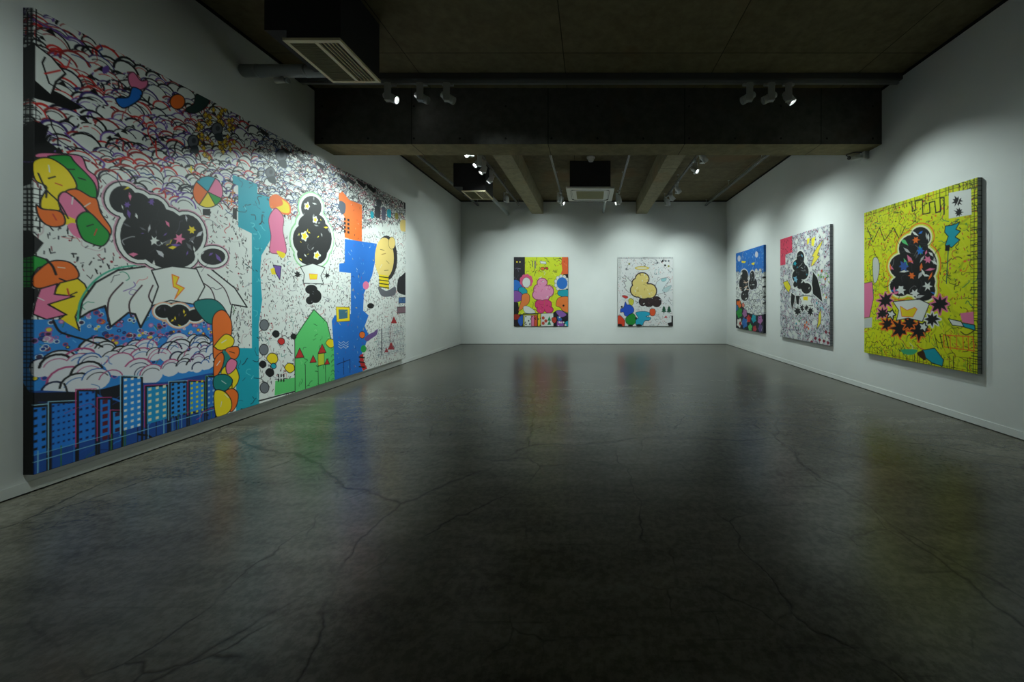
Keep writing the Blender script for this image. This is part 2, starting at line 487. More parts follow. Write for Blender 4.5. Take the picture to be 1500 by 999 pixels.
def canvas_object(cv, label, org, udir, vdir, ndir, thick):
    """org: top-left corner of the painted face, udir/vdir unit vectors across and down, ndir out of the wall"""
    a = cv.a; H, W = a.shape[:2]
    jj, ii = np.meshgrid(np.arange(W), np.arange(H))
    u = (jj-cv.m)*cv.res; v = (ii-cv.m)*cv.res
    wu, hv = (W-1-2*cv.m)*cv.res, (H-1-2*cv.m)*cv.res
    cu = np.clip(u, 0, wu); cvv = np.clip(v, 0, hv)
    over = np.maximum(np.abs(u-cu), np.abs(v-cvv))
    dpt = np.minimum(over, thick-.002)
    r = .004
    O = np.array(org); U = np.array(udir); V = np.array(vdir); N = np.array(ndir)
    co = O + cu[..., None]*U + cvv[..., None]*V - dpt[..., None]*N
    co = co.reshape(-1, 3)
    c = O + (wu/2)*U + hv*V - thick*N     # base: middle of the bottom edge, at the wall
    idx = (np.arange(H-1)[:, None]*W + np.arange(W-1)[None, :]).ravel()
    quads = np.stack([idx, idx+W, idx+W+1, idx+1], 1)
    nface = np.cross(V, U)
    if np.dot(nface, N) < 0: quads = quads[:, ::-1]
    # drop the degenerate corner cells of the fold
    me = bpy.data.meshes.new('painted_canvas')
    me.vertices.add(len(co)); me.vertices.foreach_set('co', (co-c).astype(np.float32).ravel())
    nq = len(quads)
    me.loops.add(nq*4); me.loops.foreach_set('vertex_index', quads.astype(np.int32).ravel())
    me.polygons.add(nq); me.polygons.foreach_set('loop_start', np.arange(0, nq*4, 4, dtype=np.int32))
    me.polygons.foreach_set('loop_total', np.full(nq, 4, np.int32))
    me.update(calc_edges=True)
    at = me.color_attributes.new('paint', 'FLOAT_COLOR', 'POINT')
    s = np.clip(a.reshape(-1, 3), 0, 1)
    lin = np.where(s <= .04045, s/12.92, ((s+.055)/1.055)**2.4)*.86
    rgba = np.ones((len(lin), 4), np.float32); rgba[:, :3] = lin
    at.data.foreach_set('color', rgba.ravel())
    me.materials.append(M['paint'])
    root = empty('painting', tuple(c)); tag(root, label, 'painting')
    o = bpy.data.objects.new('painted_canvas', me); COL.objects.link(o); o.parent = root
    # wooden stretcher behind the canvas, touching the wall
    bm = MB()
    def bar(u0, u1, v0, v1):
        p0 = O+u0*U+v0*V-(thick)*N-c; p1 = O+u1*U+v1*V-.004*N-c
        bm.box(*(sorted((p0[0], p1[0]))), *(sorted((p0[1], p1[1]))), *(sorted((p0[2], p1[2]))))
    e = .003; t = .05
    bar(e, t, e, hv-e); bar(wu-t, wu-e, e, hv-e); bar(t, wu-t, e, t); bar(t, wu-t, hv-t, hv-e); bar(t, wu-t, hv/2-t/2, hv/2+t/2)
    bm.build('stretcher_frame', M['timber'], root)
    return root

# mappings photo -> canvas metres
LTH, RTH, BTH = .07, .05, .05
LY0, LY1, LZ0, LZ1 = 2.36, 7.12, .13, 3.12
def map_left(x, y):
    D = F*(-XL-LTH)/(VX-min(x, 800)); return D-LY0, LZ1-(EYE+(VY-y)*D/F)
def map_right(yfar):
    def f(x, y):
        D = F*(XR-RTH)/(max(x, 930)-VX); return yfar-D, 2.45-(EYE+(VY-y)*D/F)
    return f
def map_back(xl):
    D = YB-BTH
    def f(x, y): return (x-VX)*D/F-xl, 2.445-(EYE+(VY-y)*D/F)
    return f

WH = (226, 229, 224); BK = (10, 10, 12); PK = (232, 120, 160); OR = (240, 112, 30); YE = (240, 212, 20)
GR = (20, 150, 50); LG = (92, 200, 110); BL = (24, 112, 205); TE = (0, 160, 180); PU = (110, 75, 160)
RD = (205, 40, 35); DB = (12, 50, 120); TN = (235, 205, 120); GY = (110, 114, 120); DT = (0, 125, 120)

def crop(k, ox, oy):
    return lambda pts: [(x/k+ox, y/k+oy) for x, y in pts]
def dabs(cv, pts, cols, wd, ln, rg, amin=0, amax=3.14):
    for (x, y) in pts:
        a = rg.uniform(amin, amax); dx, dy = ln*math.cos(a), ln*math.sin(a)
        cv.pl([(x-dx, y-dy), (x+dx, y+dy)], wd*rg.uniform(.6, 1.2), rg.choice(cols))

# ---------------- the mural on the left wall
def mural():
    cv = Cv(LY1-LY0, LZ1-LZ0, .004, LTH, WH, map_left, 11); g = cv.rg
    full = cv.full()
    # --- top field: cloud puffs
    top = cv.mask([(20, -60), (640, 280), (640, 330), (560, 330), (500, 345), (420, 320), (335, 310), (240, 300), (150, 262), (20, 262)])
    cv.scallops(top, .035, .085, WH, [BK, BK, (20, 20, 40), PU, (60, 40, 110), (150, 40, 40), RD], .012, 0, 1.75, 1.15, .7)
    cv.scallops(top, .03, .055, WH, [BK, BK, (20, 20, 40), (40, 60, 120), (150, 60, 60), (70, 90, 130)], .010, 1.7, 3.2, 1.15, .7)
    cv.scallops(top, .03, .055, WH, [BK, BK, (40, 50, 60), (100, 100, 105), (150, 60, 90)], .010, 3.15, 5, 1.15, .7)
    cv.squiggles(cv.mask([(20, -60), (260, 110), (260, 250), (20, 262)]), 420, [BK, PU, RD, (30, 30, 60), WH], .09, .010)
    cv.squiggles(top, 420, [BK, (30, 60, 130), (180, 60, 60), WH], .05, .007)
    for _ in range(260):     # dark gaps between the puffs
        u, v = g.uniform(0, cv.w), g.uniform(0, 1.25)
        if cv.inmask(top, u, v):
            r = g.uniform(.010, .030)
            cv.fill(cv.U([(u, v-r), (u+r*.9, v+r*.5), (u-r, v+r*.4)]), BK)
    for x0, y0 in ((388, 195), (420, 222), (440, 232), (470, 243), (505, 262), (515, 266), (530, 270), (545, 277)):
        cv.poly([(x0-8, y0-8), (x0+6, y0+1), (x0+3, y0+6), (x0-6, y0-2)], BK)
    # --- middle white field: rain ticks
    midm = cv.mask([(38, 262), (150, 262), (240, 300), (335, 310), (420, 320), (500, 345), (640, 330), (640, 640), (38, 470)])
    cv.squiggles(midm, 500, [(190, 192, 190), (170, 172, 176), (205, 190, 190)], .08, .008)
    cv.ticks(midm, 5600, [BK, BK, BK, (60, 60, 70), (120, 40, 50)], .012, .035, .006, .75)
    cv.dots(midm, 900, [BK, (60, 60, 60), (150, 40, 50)], .004, .010)
    cv.squiggles(midm, 260, [BK, (60, 60, 90), (190, 70, 70), (40, 130, 120)], .05, .006)
    # left edge: black wedges and a grid
    ed = cv.mask([(20, 10), (62, 10), (62, 90), (20, 120)])
    cv.hatch(ed, [BK], .03, .005)
    cv.poly([(20, 60), (50, 62), (51, 105), (48, 118), (90, 138), (122, 158), (105, 162), (80, 152), (36, 140), (20, 140)], BK)
    cv.poly([(50, 64), (76, 84), (96, 108), (82, 120), (75, 140), (50, 118)], WH, edge=BK, ew=.01)
    cv.pl([(66, 84), (62, 92), (72, 122), (88, 132)], .008, BK); cv.pl([(66, 108), (88, 103)], .009, RD)
    cv.poly([(20, 178), (48, 176), (72, 186), (66, 204), (82, 216), (80, 228), (52, 236), (44, 268), (20, 268)], BK)
    cv.squiggles(cv.mask([(20, 178), (80, 180), (78, 232), (44, 268), (20, 268)]), 260, [WH, (90, 90, 110), (190, 80, 40)], .03, .004)
    ed = cv.mask([(20, 140), (50, 142), (60, 176), (20, 176)]); cv.hatch(ed, [BK], .025, .005)
    ed = cv.mask([(20, 270), (62, 276), (62, 340), (20, 340)]); cv.hatch(ed, [BK], .03, .006)
    cv.poly([(20, 334), (40, 336), (64, 356), (52, 372), (36, 378), (20, 380)], BK)
    cv.squiggles(cv.mask([(60, 120), (130, 150), (150, 240), (75, 235)]), 120, [(230, 90, 30), BK, PU], .12, .009)
    # --- blob group high on the left
    c = crop(5, 20, 200)
    cv.poly(c([(160, 150), (200, 118), (400, 128), (500, 150), (540, 240), (608, 300), (622, 400), (590, 450), (480, 330), (300, 180)]), PK, True, BK)
    cv.poly(c([(255, 145), (400, 138), (450, 190), (590, 340), (606, 455), (560, 455), (460, 380), (400, 260), (300, 180)]), GR, True, BK)
    cv.poly(c([(135, 210), (170, 165), (250, 155), (330, 190), (410, 260), (462, 370), (370, 410), (330, 440), (335, 545), (210, 530), (200, 460), (240, 370), (160, 320)]), YE, True, BK)
    cv.poly(c([(380, 405), (460, 385), (560, 440), (610, 460), (640, 560), (712, 670), (700, 725), (640, 640), (540, 540), (450, 450)]), OR, True, BK)
    cv.poly(c([(330, 440), (390, 410), (530, 540), (490, 590), (450, 615), (380, 580), (340, 520)]), PK, True, BK)
    cv.poly(c([(365, 570), (452, 605), (452, 645), (370, 645)]), YE)
    cv.poly(c([(165, 500), (210, 530), (330, 545), (372, 590), (370, 645), (300, 662), (230, 640), (180, 580)]), OR, True, BK)
    cv.poly(c([(395, 650), (455, 640), (515, 745), (440, 725)]), PK, True)
    cv.poly(c([(460, 620), (500, 560), (560, 560), (640, 640), (703, 720), (655, 800), (560, 780), (500, 740)]), GR, True, BK)
    dabs(cv, c([(260, 235), (420, 240), (500, 310), (280, 300), (330, 350), (540, 500), (430, 470), (300, 590), (560, 650), (600, 700), (240, 420)]), [BK, WH, (200, 60, 40)], .009, 5, g)
    cv.pl(c([(180, 270), (240, 390), (330, 480), (400, 600)]), .008, BK, True)
    # --- blob group below it
    c = crop(5, 20, 380)
    cv.poly(c([(-10, -20), (150, -30), (240, 0), (265, 40), (180, 60), (130, 120), (120, 205), (-10, 205)]), GR, False, BK)
    cv.poly(c([(-10, 200), (180, 215), (185, 270), (140, 330), (130, 400), (110, 440), (-10, 440)]), BK)
    cv.poly(c([(125, 150), (180, 80), (280, 12), (400, 18), (462, 70), (470, 135), (340, 180), (200, 212), (140, 195)]), OR, True, BK)
    cv.poly(c([(290, 240), (340, 172), (470, 140), (520, 180), (548, 240), (490, 330), (452, 420), (482, 525), (330, 440), (380, 405), (255, 330), (290, 300)]), YE, False, BK)
    cv.poly(c([(195, 215), (320, 178), (300, 255), (445, 270), (252, 330), (388, 405), (240, 440), (140, 400), (160, 310)]), PK, False, BK)
    cv.pl(c([(240, 0), (285, 50), (310, 110)]), .012, BK, True)
    dabs(cv, c([(350, 60), (400, 240), (440, 250), (200, 290), (360, 150)]), [WH, (200, 60, 40), BK], .008, 5, g)
    # --- blue field with rings
    bluef = [(20, 468), (90, 468), (118, 486), (118, 450), (200, 440), (260, 442), (314, 452), (317, 700), (20, 800)]
    cv.poly(bluef, (40, 132, 210))
    bm_ = cv.mask([(38, 470), (90, 470), (118, 488), (118, 452), (200, 442), (314, 455), (316, 540), (38, 560)])
    cv.ticks(bm_, 2500, [(90, 170, 230), (15, 70, 150), (60, 120, 70)], .02, .05, .006, .2)
    cv.dots(bm_, 9000, [(60, 130, 210), (200, 150, 190), (225, 200, 40), (60, 40, 70), (20, 60, 140)], .007, .014, [WH, WH, (10, 20, 60), (200, 80, 150), RD])
    # --- fan of pale petals either side of the dark mass
    c = crop(2.5, 0, 350)
    cv.poly(c([(290, 290), (300, 230), (350, 160), (430, 115), (540, 100), (640, 112), (760, 100), (860, 180), (905, 250), (850, 240), (842, 300), (800, 235), (740, 225), (640, 235), (560, 240), (515, 325), (495, 275), (470, 270), (405, 322), (385, 245), (330, 265)]), WH, False, BK, .013)
    cv.pl(c([(285, 300), (296, 225), (350, 150), (430, 107), (540, 94)]), .012, (60, 170, 140), True)
    for q in ([(395, 300), (400, 220), (450, 160)], [(480, 285), (475, 230), (520, 170)], [(560, 240), (545, 210), (560, 170)], [(790, 230), (770, 180), (720, 150)], [(845, 240), (820, 180), (760, 130)]):
        cv.pl(c(q), .010, (60, 30, 40), True)
    cv.squiggles(cv.mask(c([(300, 250), (430, 120), (640, 112), (760, 100), (890, 240), (740, 225), (500, 260)])), 500, [(220, 120, 120), (60, 60, 70), (120, 90, 170), (60, 150, 120)], .05, .005)
    # dark cloud of overlapping ovals
    cv.puff([(180, 292, 20, 20), (200, 304, 22, 22), (222, 312, 22, 22), (206, 345, 30, 36), (238, 348, 38, 42), (272, 344, 26, 30), (252, 376, 34, 18), (312, 376, 18, 12)],
            [(.045, (205, 150, 170)), (.034, BK), (.026, WH)], BK, [WH, (200, 200, 205), PK, PU, YE, (90, 90, 96)], 34, [(50, 50, 56), (70, 66, 84), (190, 190, 195), (30, 30, 34)], 330, (3, 8))
    for (x, y, r, col) in ((186, 300, 6, PU), (222, 296, 6, PU), (262, 350, 9, PK), (281, 337, 7, YE), (226, 352, 8, WH)): cv.splash(x, y, r, col, None, 6)
    cv.poly([(222, 396), (252, 390), (288, 394), (300, 420), (286, 446), (250, 440), (222, 448), (232, 420)], WH, False, BK, .010)
    cv.poly([(252, 402), (262, 406), (258, 416), (270, 422), (256, 438), (262, 424), (254, 420)], YE, False, OR, .008)
    cv.puff([(240, 456, 13, 10), (262, 462, 17, 16), (286, 462, 12, 9)], [(.022, (230, 170, 140)), (.012, WH)], BK, [(80, 70, 90), YE, WH], 9, [(80, 70, 90), WH, (40, 40, 44)], 120, (2, 5))
    # --- lower clouds over the blue field
    cl = [(52, 552), (60, 530), (80, 512), (110, 508), (150, 505), (180, 508), (200, 500), (240, 505), (262, 490), (290, 496), (314, 500), (314, 530), (290, 540), (262, 540), (235, 552), (200, 546), (170, 562), (120, 566), (80, 572), (56, 566)]
    cm = cv.mask(cl)
    cv.scallops(cm, .05, .10, (222, 222, 228), [(14, 24, 60), BK, (30, 90, 170), (180, 70, 120)], .011, 0, 1.1)
    cv.scallops(cm, .035, .07, (222, 222, 228), [(14, 24, 60), BK, (30, 90, 170), (120, 60, 120)], .010, 1.05, 2.3)
    cv.squiggles(cm, 300, [(120, 150, 200), (200, 110, 150)], .05, .006)
    cv.pl([(78, 470), (86, 484), (98, 490), (132, 500), (150, 508)], .012, BK, True)
    cv.squiggles(cv.mask([(130, 492), (190, 500), (186, 520), (140, 515)]), 90, [BK, BK, GY], .07, .010)
    # --- city of blue blocks
    base = cv.mask([(20, 576), (60, 572), (110, 574), (150, 570), (180, 562), (240, 560), (316, 545), (317, 700), (20, 800)])
    cv.clip = base; cv.poly([(20, 560), (317, 540), (317, 700), (20, 820)], (14, 70, 150)); cv.clip = None
    cv.clip = base; cv.poly([(20, 576), (110, 574), (150, 566), (180, 562), (178, 604), (142, 590), (112, 600), (72, 596), (20, 604)], (8, 10, 24)); cv.clip = None
    cv.squiggles(base, 380, [(20, 90, 170), (40, 120, 70), (150, 190, 210), (10, 40, 100)], .10, .006)
    B1, B2, B3 = (24, 118, 212), (34, 138, 220), (20, 146, 200)
    blds = [(46, 70, 596, 664, B1, BK, 2, 6), (74, 112, 590, 655, B1, (8, 30, 90), 5, 7), (114, 141, 572, 660, B1, (6, 22, 80), 3, 8), (145, 163, 584, 648, B1, (90, 20, 40), 1, 6),
            (164, 180, 602, 648, B2, (60, 20, 50), 1, 4), (179, 208, 552, 642, B2, WH, 3, 10), (214, 246, 566, 620, B3, (225, 225, 190), 3, 6), (249, 274, 560, 622, B2, BK, 3, 9),
            (277, 300, 558, 616, B2, (215, 205, 40), 3, 8), (303, 316, 552, 612, (30, 105, 190), (150, 190, 220), 2, 7)]
    cv.squiggles(base, 700, [BK, (8, 30, 80), (24, 110, 200)], .07, .010)
    for x0, x1, y0, y1, c0, wc, nx, ny in blds:
        jt = g.uniform(-2, 2)
        # the block runs in wall space, so its verticals stay vertical
        (ua, va), (ub, vb) = map_left(x0, y0), map_left(x1, y0+jt)
        bt = cv.h
        cv.fill(cv.U([(ua, va), (ub, vb), (ub, bt-.12), (ua, bt-.12)]), c0)
        cv.line(cv.U([(ua, bt), (ua, va), (ub, vb), (ub, bt)]), .012, BK)
        cv.line(cv.U([(ua-.01, bt-.1), (ua-.01, va-.01), (ub, vb-.012)]), .006, g.choice([(190, 60, 120), (60, 140, 70), (150, 200, 220)]))
        uw = (ub-ua); hh = (y1-y0)/ (y1-y0)
        vend = map_left(x0, y1)[1]
        for i in range(nx):
            for j in range(ny):
                wu_ = ua+uw*(i+.5)/nx; wv_ = va+(vend-va)*(j+.6)/ny
                if wv_ > cv.h-.1: continue
                sw = min(uw/nx*.22, .028)
                cv.fill(cv.U([(wu_-sw, wv_-sw), (wu_+sw, wv_-sw*1.1), (wu_+sw*.9, wv_+sw), (wu_-sw, wv_+sw)]), wc)
    ci = cv.mask([(20, 640), (180, 640), (317, 590), (317, 720), (20, 800)])
    cv.hatch(cv.mask([(38, 664), (180, 632), (317, 592), (317, 720), (20, 800)]), [(30, 130, 210), (120, 180, 210), BK, (40, 110, 60)], .035, .006, .5, skip=.2)
    cv.squiggles(base, 160, [(150, 200, 220), (60, 140, 80), (170, 60, 110)], .10, .005)
    cv.poly([(20, 560), (44, 580), (48, 800), (20, 800)], BK)
    cv.dots(ci, 50, [YE, (140, 160, 30)], .01, .03)
    # --- teal block with a stepped edge
    cv.poly([(341, 256), (377, 270), (377, 284), (398, 290), (398, 312), (400, 345), (390, 362), (383, 374), (381, 400), (384, 440), (379, 475), (380, 620), (346, 640), (346, 510), (369, 510), (369, 342), (349, 332), (349, 272), (341, 268)], TE)
    tm = cv.mask([(341, 256), (377, 270), (398, 290), (400, 345), (383, 374), (381, 400), (379, 475), (379, 600), (348, 610), (347, 512), (369, 510), (369, 342), (349, 332)])
    cv.squiggles(tm, 700, [(5, 60, 70), (90, 200, 210), BK, (5, 110, 130)], .045, .008)
    cv.ticks(tm, 500, [(5, 50, 60), (120, 210, 220)], .02, .04, .007, .3)
    # --- stack of coloured lobes
    c = crop(5, 200, 480)
    cv.poly([(284, 444), (310, 438), (326, 448), (336, 468), (330, 474), (316, 476), (300, 470)], DT, True, BK)
    cv.poly([(312, 465), (326, 454), (338, 468), (339, 490), (328, 512), (314, 526), (312, 500)], OR, True, BK)
    cv.poly(c([(575, 125), (650, 48), (712, 80), (700, 135), (620, 165), (575, 145)]), YE, True, BK)
    cv.poly(c([(655, 155), (740, 138), (752, 190), (720, 232), (668, 205)]), OR, True, BK)
    cv.poly(c([(630, 180), (670, 190), (690, 240), (640, 290), (600, 350), (575, 360)]), DT, True)
    cv.poly(c([(570, 240), (620, 182), (642, 220), (622, 300), (570, 365)]), OR, True, BK)
    cv.poly(c([(620, 320), (700, 260), (748, 340), (742, 400), (700, 450), (650, 430)]), YE, True, BK)
    cv.poly(c([(655, 275), (690, 228), (735, 250), (720, 305), (668, 340)]), PK, True, BK)
    cv.poly(c([(570, 360), (650, 342), (702, 380), (690, 425), (640, 465), (570, 445)]), DT, True, BK)
    cv.poly(c([(655, 462), (710, 448), (745, 490), (730, 575), (685, 615), (650, 520)]), OR, True, BK)
    cv.poly(c([(570, 472), (640, 466), (692, 530), (690, 600), (630, 648), (580, 640)]), YE, True, BK)
    dabs(cv, c([(640, 100), (700, 180), (600, 260), (640, 400), (660, 500), (620, 560), (700, 420)]), [WH, BK], .008, 4, g)
    cv.squiggles(cv.mask([(336, 430), (368, 430), (368, 508), (340, 508)]), 130, [(60, 150, 80), BK, (60, 60, 60)], .03, .006)
    # --- colour wheel, arrows, small notes
    wheel = [(TE, -140, -60), (PK, -60, 25), (GR, 25, 60), (YE, 60, 125), (OR, 125, 220)]
    for col, a0, a1 in wheel:
        pts = [(304.5, 281)] + [(304.5+22*math.cos(R(a0+(a1-a0)*k/8)), 281+23*math.sin(R(a0+(a1-a0)*k/8))) for k in range(9)]
        cv.poly(pts, col, False, BK, .007)
    cv.pl([(308, 258), (321, 245)], .010, (90, 20, 25)); cv.pl([(326, 294), (338, 308)], .010, (90, 20, 25)); cv.pl([(276, 250), (292, 264)], .010, (120, 40, 45))
    cv.poly([(297, 306), (308, 306), (308, 316), (297, 315)], BK); cv.poly([(341, 304), (347, 306), (347, 322), (341, 320)], BK)
    for (x, y, col) in ((328, 266, (40, 70, 160)), (332, 280, (60, 60, 110)), (339, 295, OR), (280, 248, YE), (333, 294, (190, 120, 60)), (341, 282, (200, 120, 60))):
        cv.pl([(x-3, y), (x+3, y)], .012, col); cv.pl([(x, y-4), (x, y+4)], .012, col)
    # burst of small yellow stars
    for _ in range(75):
        x, y = g.uniform(286, 345), g.uniform(148, 236)
        if ((x-316)/30)**2+((y-192)/44)**2 > 1 or ((x-316)/30)**2+((y-192)/44)**2 < .12: continue
        cv.pl([(x-2.2, y), (x+2.2, y)], .02, (90, 60, 20)); cv.pl([(x, y-3), (x, y+3)], .02, (90, 60, 20))
        cv.pl([(x-1.8, y), (x+1.8, y)], .011, (235, 195, 40)); cv.pl([(x, y-2.4), (x, y+2.4)], .011, (235, 195, 40))
    for x, y, rx in ((283, 207, 8), (318, 189, 8), (412, 228, 8), (396, 253, 7), (503, 302, 6)):   # grey smudges
        cv.ell(x, y, rx, rx*1.15, (92, 96, 104), BK); cv.poly([(x-4, y+rx), (x+6, y+rx*.8), (x+8, y+rx*2.2), (x-1, y+rx*2)], (30, 44, 50), True)
        cv.ell(x+1, y-1, rx*.4, rx*.5, (50, 54, 60))
    # pink/blue and orange/teal patches riding on the clouds
    cv.poly([(188, 110), (196, 106), (206, 118), (216, 118), (214, 128), (200, 132), (190, 124)], PK, True, (90, 40, 60))
    cv.poly([(170, 144), (188, 142), (194, 128), (208, 134), (204, 146), (184, 158), (174, 154)], BL, True, BK)
    cv.pl([(206, 140), (217, 150), (219, 142)], .010, BK)
    cv.ell(260, 149, 11, 11, OR, BK)
    cv.poly([(272, 160), (284, 152), (288, 138), (306, 146), (300, 158), (284, 166)], (14, 50, 44), True, BK)
    cv.poly([(150, 100), (158, 96), (160, 104), (152, 108)], PU, True)
    # --- pink column and orange cloudlet
    c = crop(4.54, 300, 180)
    cv.poly(c([(435, 505), (470, 480), (510, 500), (560, 540), (565, 600), (515, 600), (470, 565), (440, 560)]), YE, True, OR, .02)
    cv.poly(c([(440, 500), (490, 482), (520, 540), (470, 560), (436, 545)]), OR, True)
    cv.poly(c([(425, 640), (465, 570), (500, 590), (525, 640), (520, 720), (542, 860), (470, 870), (432, 850), (440, 750)]), PK, True, (120, 50, 70))
    cv.poly(c([(480, 850), (535, 870), (520, 900), (490, 880)]), YE, True)
    # --- second dark mass (plain rounded), white and yellow under it
    cv.puff([(456, 304, 15, 17), (457, 328, 20, 16), (445, 350, 16, 22), (468, 350, 18, 26), (457, 372, 22, 17)], [(.055, (150, 205, 150)), (.035, WH)], BK,
            [WH, YE, (240, 230, 60), (150, 150, 150)], 26, [(60, 60, 66), (150, 150, 150), (30, 30, 34)], 240, (1.8, 4))
    for (x, y, r) in ((450, 302, 3.5), (462, 322, 3), (446, 346, 5), (464, 374, 4.5)): cv.splash(x, y, r, YE, WH, 5, 1.3)
    cv.poly([(440, 391), (458, 386), (476, 392), (470, 404), (474, 416), (444, 415), (446, 402)], WH, False, BK, .010)
    cv.poly([(453, 401), (465, 402), (464, 409), (454, 409)], YE, False, OR, .006)
    cv.puff([(456, 424, 9, 7), (462, 434, 9, 10), (454, 440, 6, 6)], [(.014, WH)], BK, [GY], 3, [(60, 60, 66)], 30, (1, 2)); cv.splash(436, 402, 6, BK, None, 7); cv.splash(479, 404, 5, BK, None, 7)
    ha = cv.mask([(408, 388), (440, 380), (442, 430), (420, 430)]); cv.squiggles(ha, 70, [YE, (60, 170, 120), (190, 70, 90), BK], .06, .007)
    ha = cv.mask([(474, 388), (505, 380), (500, 430), (478, 440)]); cv.squiggles(ha, 70, [YE, (60, 170, 120), (190, 70, 90), BK], .06, .007)
    cv.poly([(400, 388), (412, 390), (410, 410), (404, 400)], PU, False, BK); cv.poly([(396, 394), (402, 392), (404, 402), (398, 402)], YE)
    # --- green mound with red peaks
    c = crop(4.16, 300, 380)
    cv.poly(c([(665, 305), (745, 385), (768, 480), (795, 545), (800, 760), (550, 830), (548, 480), (600, 400)]), LG, False, (20, 60, 30), .012)
    gm = cv.mask(c([(665, 310), (742, 385), (765, 480), (790, 545), (795, 740), (555, 800), (552, 480), (600, 400)]))
    cv.squiggles(gm, 700, [BK, (20, 90, 40), (150, 225, 150), (15, 60, 30)], .03, .007)
    cv.scallops(gm, .03, .05, LG, [BK, (20, 80, 40)], .006, 2.8, 4.2, .5, .2)
    for (x, y, s) in ((578, 575, 27), (715, 548, 25), (660, 610, 20), (745, 625, 16)):
        cv.poly(c([(x-s, y+s), (x, y-s*1.3), (x+s, y+s*.8)]), (190, 45, 40), False, BK)
    cv.poly(c([(690, 575), (728, 570), (728, 640), (690, 650)]), (190, 205, 50), False, BK)
    for x in (612, 690, 735):
        cv.pl(c([(x, 640), (x+2, 790)]), .008, BK)
    cv.poly(c([(430, 740), (548, 720), (548, 800), (425, 830)]), LG); cv.squiggles(cv.mask(c([(430, 740), (548, 720), (548, 830), (425, 840)])), 70, [BK, WH], .04, .008)
    cv.pl(c([(330, 862), (545, 805)]), .014, BK)
    cw = cv.mask(c([(330, 350), (545, 420), (545, 720), (330, 860)]))
    cv.squiggles(cw, 200, [BK, BK, (70, 70, 70)], .05, .010)
    for (x, y) in ((362, 400), (360, 550), (364, 782)): cv.ell(*c([(x, y)])[0], 6.6, 8, GY, BK)
    for (x, y, r, col) in ((465, 500, 5, RD), (410, 605, 8, YE), (516, 662, 7, YE), (765, 512, 6.5, YE), (432, 455, 5, BK), (395, 690, 6, BK), (352, 640, 5, BK), (418, 650, 4, TE), (540, 470, 4, BK)):
        q = c([(x, y)])[0]; cv.poly([(q[0]-r, q[1]), (q[0]-r*.3, q[1]-r), (q[0]+r*.8, q[1]-r*.7), (q[0]+r, q[1]+r*.4), (q[0], q[1]+r)], col, True, BK)
    cv.scallops(cv.mask(c([(450, 530), (540, 530), (540, 650), (450, 650)])), .04, .06, WH, [BK, GY], .008, 2.3, 3.6)
    for i in range(3):
        for j in range(2): cv.poly(c([(445+i*16, 700+j*28), (453+i*16, 698+j*28), (453+i*16, 716+j*28), (445+i*16, 718+j*28)]), BK)
    # --- orange block, blue block
    c3 = crop(4.54, 300, 180)
    cv.poly(c3([(890, 475), (915, 455), (960, 512), (1045, 545), (1045, 795), (930, 762), (928, 620), (895, 540)]), OR)
    om = cv.mask(c3([(900, 490), (960, 512), (1045, 545), (1045, 790), (935, 755), (928, 620)])); cv.ticks(om, 500, [(255, 190, 150), (150, 50, 10), BK], .015, .03, .006)
    for j in range(4):
        cv.poly(c3([(925, 630+j*27), (938, 633+j*27), (938, 650+j*27), (925, 647+j*27)]), BK); cv.poly(c3([(948, 636+j*27), (962, 640+j*27), (962, 657+j*27), (948, 653+j*27)]), BK)
    cv.poly(c3([(895, 520), (935, 540), (930, 600), (900, 590)]), (70, 80, 95), True)
    cv.poly([(505, 350), (552, 357), (549, 385), (545, 404), (533, 430), (532, 455), (540, 462), (534, 478), (541, 492), (532, 512), (527, 530), (532, 545), (522, 570), (491, 580), (489, 510), (486, 470), (490, 462), (514, 460), (514, 400), (497, 398), (497, 386), (505, 385)], BL)
    bm2 = cv.mask([(505, 352), (550, 358), (546, 404), (533, 430), (534, 478), (530, 540), (495, 552), (489, 470), (514, 460), (514, 400), (498, 396)])
    cv.ticks(bm2, 900, [(110, 180, 230), (10, 40, 110), YE, WH, (150, 60, 140)], .015, .035, .006, .3)
    cv.squiggles(bm2, 90, [(10, 40, 100), (120, 190, 230), YE], .04, .006)
    c = crop(4.16, 300, 380)
    cv.poly(c([(800, 290), (882, 292), (884, 375), (804, 380)]), YE, False, (120, 90, 10)); cv.poly(c([(815, 305), (870, 306), (870, 358), (818, 364)]), (60, 110, 130))
    cv.ticks(cv.mask(c([(815, 305), (870, 306), (870, 358), (818, 364)])), 500, [(200, 60, 60), YE, BK], .02, .03, .006, .2)
    for yy in (500, 515, 530): cv.pl(c([(815, yy), (830, yy+12), (845, yy), (860, yy+12), (875, yy)]), .006, WH)
    cv.pl(c([(805, 640), (885, 610), (885, 690)]), .010, (10, 30, 80)); cv.pl(c([(845, 600), (847, 700)]), .010, (10, 30, 80))
    cv.ticks(cv.mask(c([(915, 170), (950, 170), (940, 280), (915, 280)])), 500, [(8, 20, 60), WH], .02, .04, .01)
    # --- right end: tan oval, stripes, little city
    cv.ell(566, 378, 16, 33, (40, 36, 40)); cv.ell(563, 378, 14, 30, TN); cv.ell(574, 356, 5, 9, TN, BK)
    dabs(cv, [(560, 366), (568, 384), (558, 390), (566, 396), (562, 372)], [(150, 110, 50), WH, BK], .010, 3, g)
    cv.poly([(555, 402), (569, 404), (570, 424), (556, 420)], YE)
    for yy in (405, 410, 415, 420): cv.pl([(555, yy), (570, yy+2)], .016, BK)
    cv.poly([(554, 420), (566, 426), (579, 420), (578, 432), (560, 434)], (100, 100, 108), True); cv.squiggles(cv.mask([(554, 420), (579, 422), (578, 433), (558, 434)]), 80, [(40, 40, 44), (160, 160, 165)], .03, .006)
